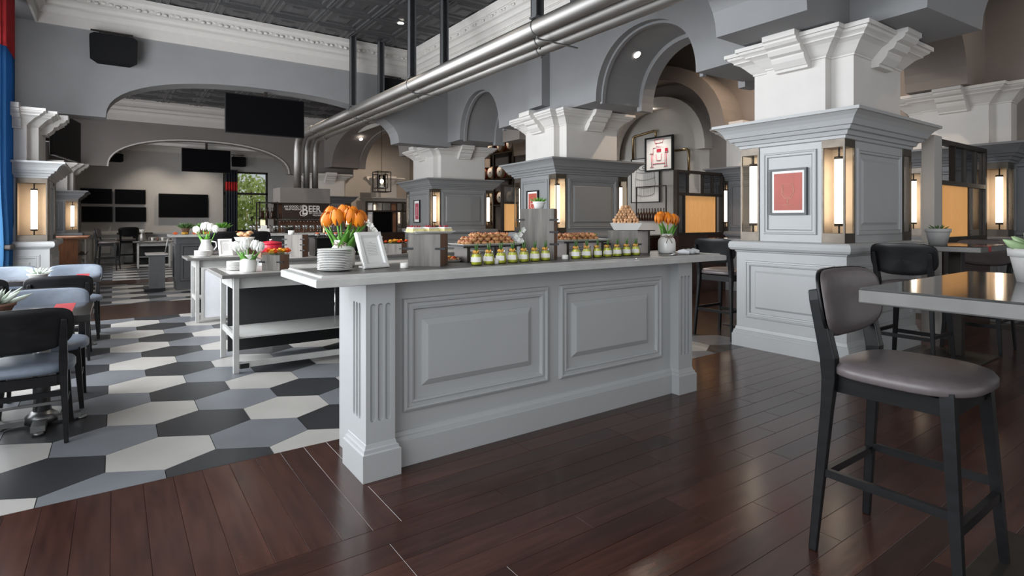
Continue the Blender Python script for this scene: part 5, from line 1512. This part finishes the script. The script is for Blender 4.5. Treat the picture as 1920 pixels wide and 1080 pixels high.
# ================================================================== AMBER GLASS DIVIDERS
def divider(label, x0, x1, y, z0, z1, zm, lower, upper, base=True, d=.08):
    t = thing('glass_divider', label, 'divider', (x0, y, 0))
    w = x1 - x0
    f = MB().box(0, .05, -d / 2, d / 2, z0, z1).box(w - .05, w, -d / 2, d / 2, z0, z1).box(0.05, w - .05, -d / 2, d / 2, z1 - .05, z1).box(.05, w - .05, -d / 2, d / 2, z0, z0 + .05).box(.05, w - .05, -d / 2, d / 2, zm - .025, zm + .025)
    f.build('frame', 'metal_dark', t)
    for kind, segs in (('l', lower), ('u', upper)):
        za, zb = (z0 + .05, zm - .025) if kind == 'l' else (zm + .025, z1 - .05)
        xs = .05
        for i, (frac, mt) in enumerate(segs):
            ww = (w - .10) * frac
            if i: MB().box(xs - .012, xs + .012, -d / 2 + .01, d / 2 - .01, za, zb).build('mullion', 'metal_dark', t)
            if mt: MB().box(xs + .012, xs + ww - .012, -.006, .006, za, zb).build('pane', mt, t)
            if mt == 'amber_glass':
                n = int(ww / .035)
                m = MB()
                for k in range(n): m.box(xs + .02 + k * ww / n, xs + .03 + k * ww / n, -.014, -.006, za, zb)
                o = m.build('glass_ribs', 'amber_glass', t); o['kind'] = 'stuff'
            xs += ww
    if base: MB().box(0, w, -d / 2 - .03, d / 2 + .03, 0, z0).build('base', 'wood_dark', t)
    return t
divider('dark metal divider with ribbed amber glass between counter tulips and near pillar', 7.95, 9.32, 6.30, 1.03, 2.18, 1.76, [(.14, 'screen_glass'), (.72, 'amber_glass'), (.14, None)], [(.22, 'screen_glass'), (.34, None), (.22, 'screen_glass'), (.22, 'screen_glass')])
divider('dark metal divider with amber glass right of the near pillar', 7.42, 9.0, 2.34, 1.06, 2.20, 1.72, [(.62, 'amber_glass'), (.38, 'mirror')], [(.30, None), (.25, 'screen_glass'), (.25, 'screen_glass'), (.2, 'mirror')])
divider('dark metal divider with amber glass between second and third pillars', 7.5, 8.7, 11.0, 1.0, 2.15, 1.72, [(.35, 'amber_glass'), (.3, 'screen_glass'), (.35, 'amber_glass')], [(.5, 'screen_glass'), (.5, 'screen_glass')])
divider('black grid divider with clear and mirrored panes behind the white orchid', 6.2, 7.55, 16.4, .88, 1.88, 1.58, [(.14, 'frosted'), (.5, 'black_screen'), (.12, 'copper_panel'), (.24, 'screen_glass')], [(.14, 'frosted'), (.24, 'mirror'), (.22, 'screen_glass'), (.16, 'copper_panel'), (.24, 'mirror')])
tag(MB().box(7.18, 7.40, 2.28, 2.40, 0, 2.22).build('end_post', 'end_paint', bevel=.004), 'pale square post between the near pillar and the right amber divider', 'post')
# wall seat behind the dividers
bk = thing('bar_back_counter', 'dark shelf counter with small boxes behind the right tulips', 'counter', (7.55, 6.9, 0))
MB().box(0, 2.0, 0, .4, 0, .98).build('body', 'wood_dark', bk)
MB().box(-.05, 2.05, -.03, .43, .98, 1.02).build('top', 'metal_dark', bk)

# barrel rack in the aisle
rk = thing('barrel_rack', 'tall black rack holding barrels between the second and third pillars', 'rack', (9.35, 12.7, 0))
for y in (0, 1.0, 2.0):
    for x in (-.28, .28): MB().box(x - .03, x + .03, y - .03, y + .03, 0, 4.5).build('post', 'metal_dark', rk)
for z in (1.0, 1.75, 2.5, 3.25, 4.0): MB().box(-.31, .31, -.03, 2.03, z - .03, z).build('shelf_board', 'metal_dark', rk)
BR0 = None
for r_, z in enumerate((1.75, 2.5, 3.25, 4.0)):
    for c_ in range(4):
        loc = (9.35, 12.96 + c_ * .5, z + .215)
        lb = 'wooden barrel, %s from the right on the %s shelf of the black rack' % (ORD[c_], ORD[r_])
        if BR0 is None:
            BR0 = thing('barrel', lb, 'barrel', loc, 0, 'barrels on the rack')
            m = MB().lathe([(.16, -.24), (.19, -.15), (.21, 0), (.19, .15), (.16, .24)], 18); m.v = [(z_, y_, x_) for x_, y_, z_ in m.v]; m.build('staves', 'barrel_wood', BR0)
            m = MB().lathe([(.140, -.252), (.140, -.242)], 18); m.v = [(z_, y_, x_) for x_, y_, z_ in m.v]; m.build('head', 'cream', BR0)
            m = MB().lathe([(.03, -.256), (.03, -.25)], 12); m.v = [(z_, y_, x_) for x_, y_, z_ in m.v]; m.build('bung', 'bark', BR0)
            m = MB().lathe([(.192, -.17), (.202, -.13)], 18, cap0=False, cap1=False).lathe([(.202, .13), (.192, .17)], 18, cap0=False, cap1=False); m.v = [(z_, y_, x_) for x_, y_, z_ in m.v]; m.build('hoop', 'red_can', BR0)
        else: dup(BR0, loc, None, lb, 'barrels on the rack')

# ================================================================== FAR LEFT FURNITURE
cb = thing('wood_cabinet', 'reddish wood cabinet with dark shelf rack beyond the left pilaster', 'cabinet', (-.68, 13.2, 0))
MB().box(-.25, .12, 0, 1.3, 0, .95).build('body', 'cabinet_wood', cb)
MB().box(-.28, .26, -.03, 1.33, .95, .985).build('top', 'cabinet_wood', cb)
for z in (.05, .35, .65): MB().box(.12, .24, 0, 1.3, z, z + .02).build('shelf_board', 'black_plastic', cb)
for y in (.01, .65, 1.28): MB().box(.22, .24, y - .01, y + .01, 0, .95).build('post', 'steel', cb)
tr = service_table('small trolley with a coffee flask by the far panelling', .42, 1.35, 18.2, 18.75, .72)
t = thing('coffee_flask', 'steel coffee flask with a pale cone on the far trolley', 'flask', (.62, 18.45, .723))
MB().lathe([(.07, 0), (.085, .02), (.08, .16), (.05, .20), (.05, .23)], 18).build('flask', 'steel', t)
MB().lathe([(.03, .23), (.07, .30), (.075, .32)], 16).build('filter_cone', 'cream', t)
for i in range(3):
    tag(MB().lathe([(.025, 0), (.035, .10), (.03, .10)], 12).build('paper_cup', 'riser_brown' if i == 1 else 'label_paper', loc=(.85 + i * .12, 18.42, .723)), 'paper cup, %s from the left on the far trolley' % ORD[i], 'cup', 'cups on the far trolley')
high_table('narrow dark high table against the far panelling', .05, .95, 20.28, 20.66, .93, edge='metal_dark')

# ================================================================== OUTSIDE THE FAR WINDOW
struct(MB().box(-3, 14, 21.05, 40, -.2, -.05).build('ground', 'grass_ground'), 'grassy ground outside the far window', 'ground')
for i, (x, y, h, r, sd) in enumerate(((4.4, 24.0, 2.6, 1.3, 1), (8.2, 27.0, 3.4, 1.9, 2), (5.2, 31.5, 3.2, 1.9, 3))):
    t = thing('tree', ['leafy green tree just outside the far window', 'leafy green tree further right outside the far window', 'leafy green tree farthest outside the far window'][i], 'tree', (x, y, -.05))
    MB().tube([(0, 0, 0), (.05, 0, h * .4), (0, .05, h)], [.10, .08, .03], 8).build('trunk', 'bark', t)
    rg = random.Random(sd); m = MB()
    for k in range(900):
        a, b, c = rg.gauss(0, 1), rg.gauss(0, 1), rg.gauss(0, 1); n_ = math.sqrt(a * a + b * b + c * c) or 1; q = r * rg.random() ** .4
        p = Vector((a / n_ * q, b / n_ * q, h * .72 + c / n_ * q * .95))
        u = Vector((rg.uniform(-1, 1), rg.uniform(-1, 1), rg.uniform(-1, 1))).normalized(); w_ = u.orthogonal().normalized() * .07; u *= .11
        m.add([p - u, p - w_, p + u, p + w_], [(0, 1, 2, 3)])
    o = m.build('foliage', 'foliage', t, fix=False); o['kind'] = 'stuff'
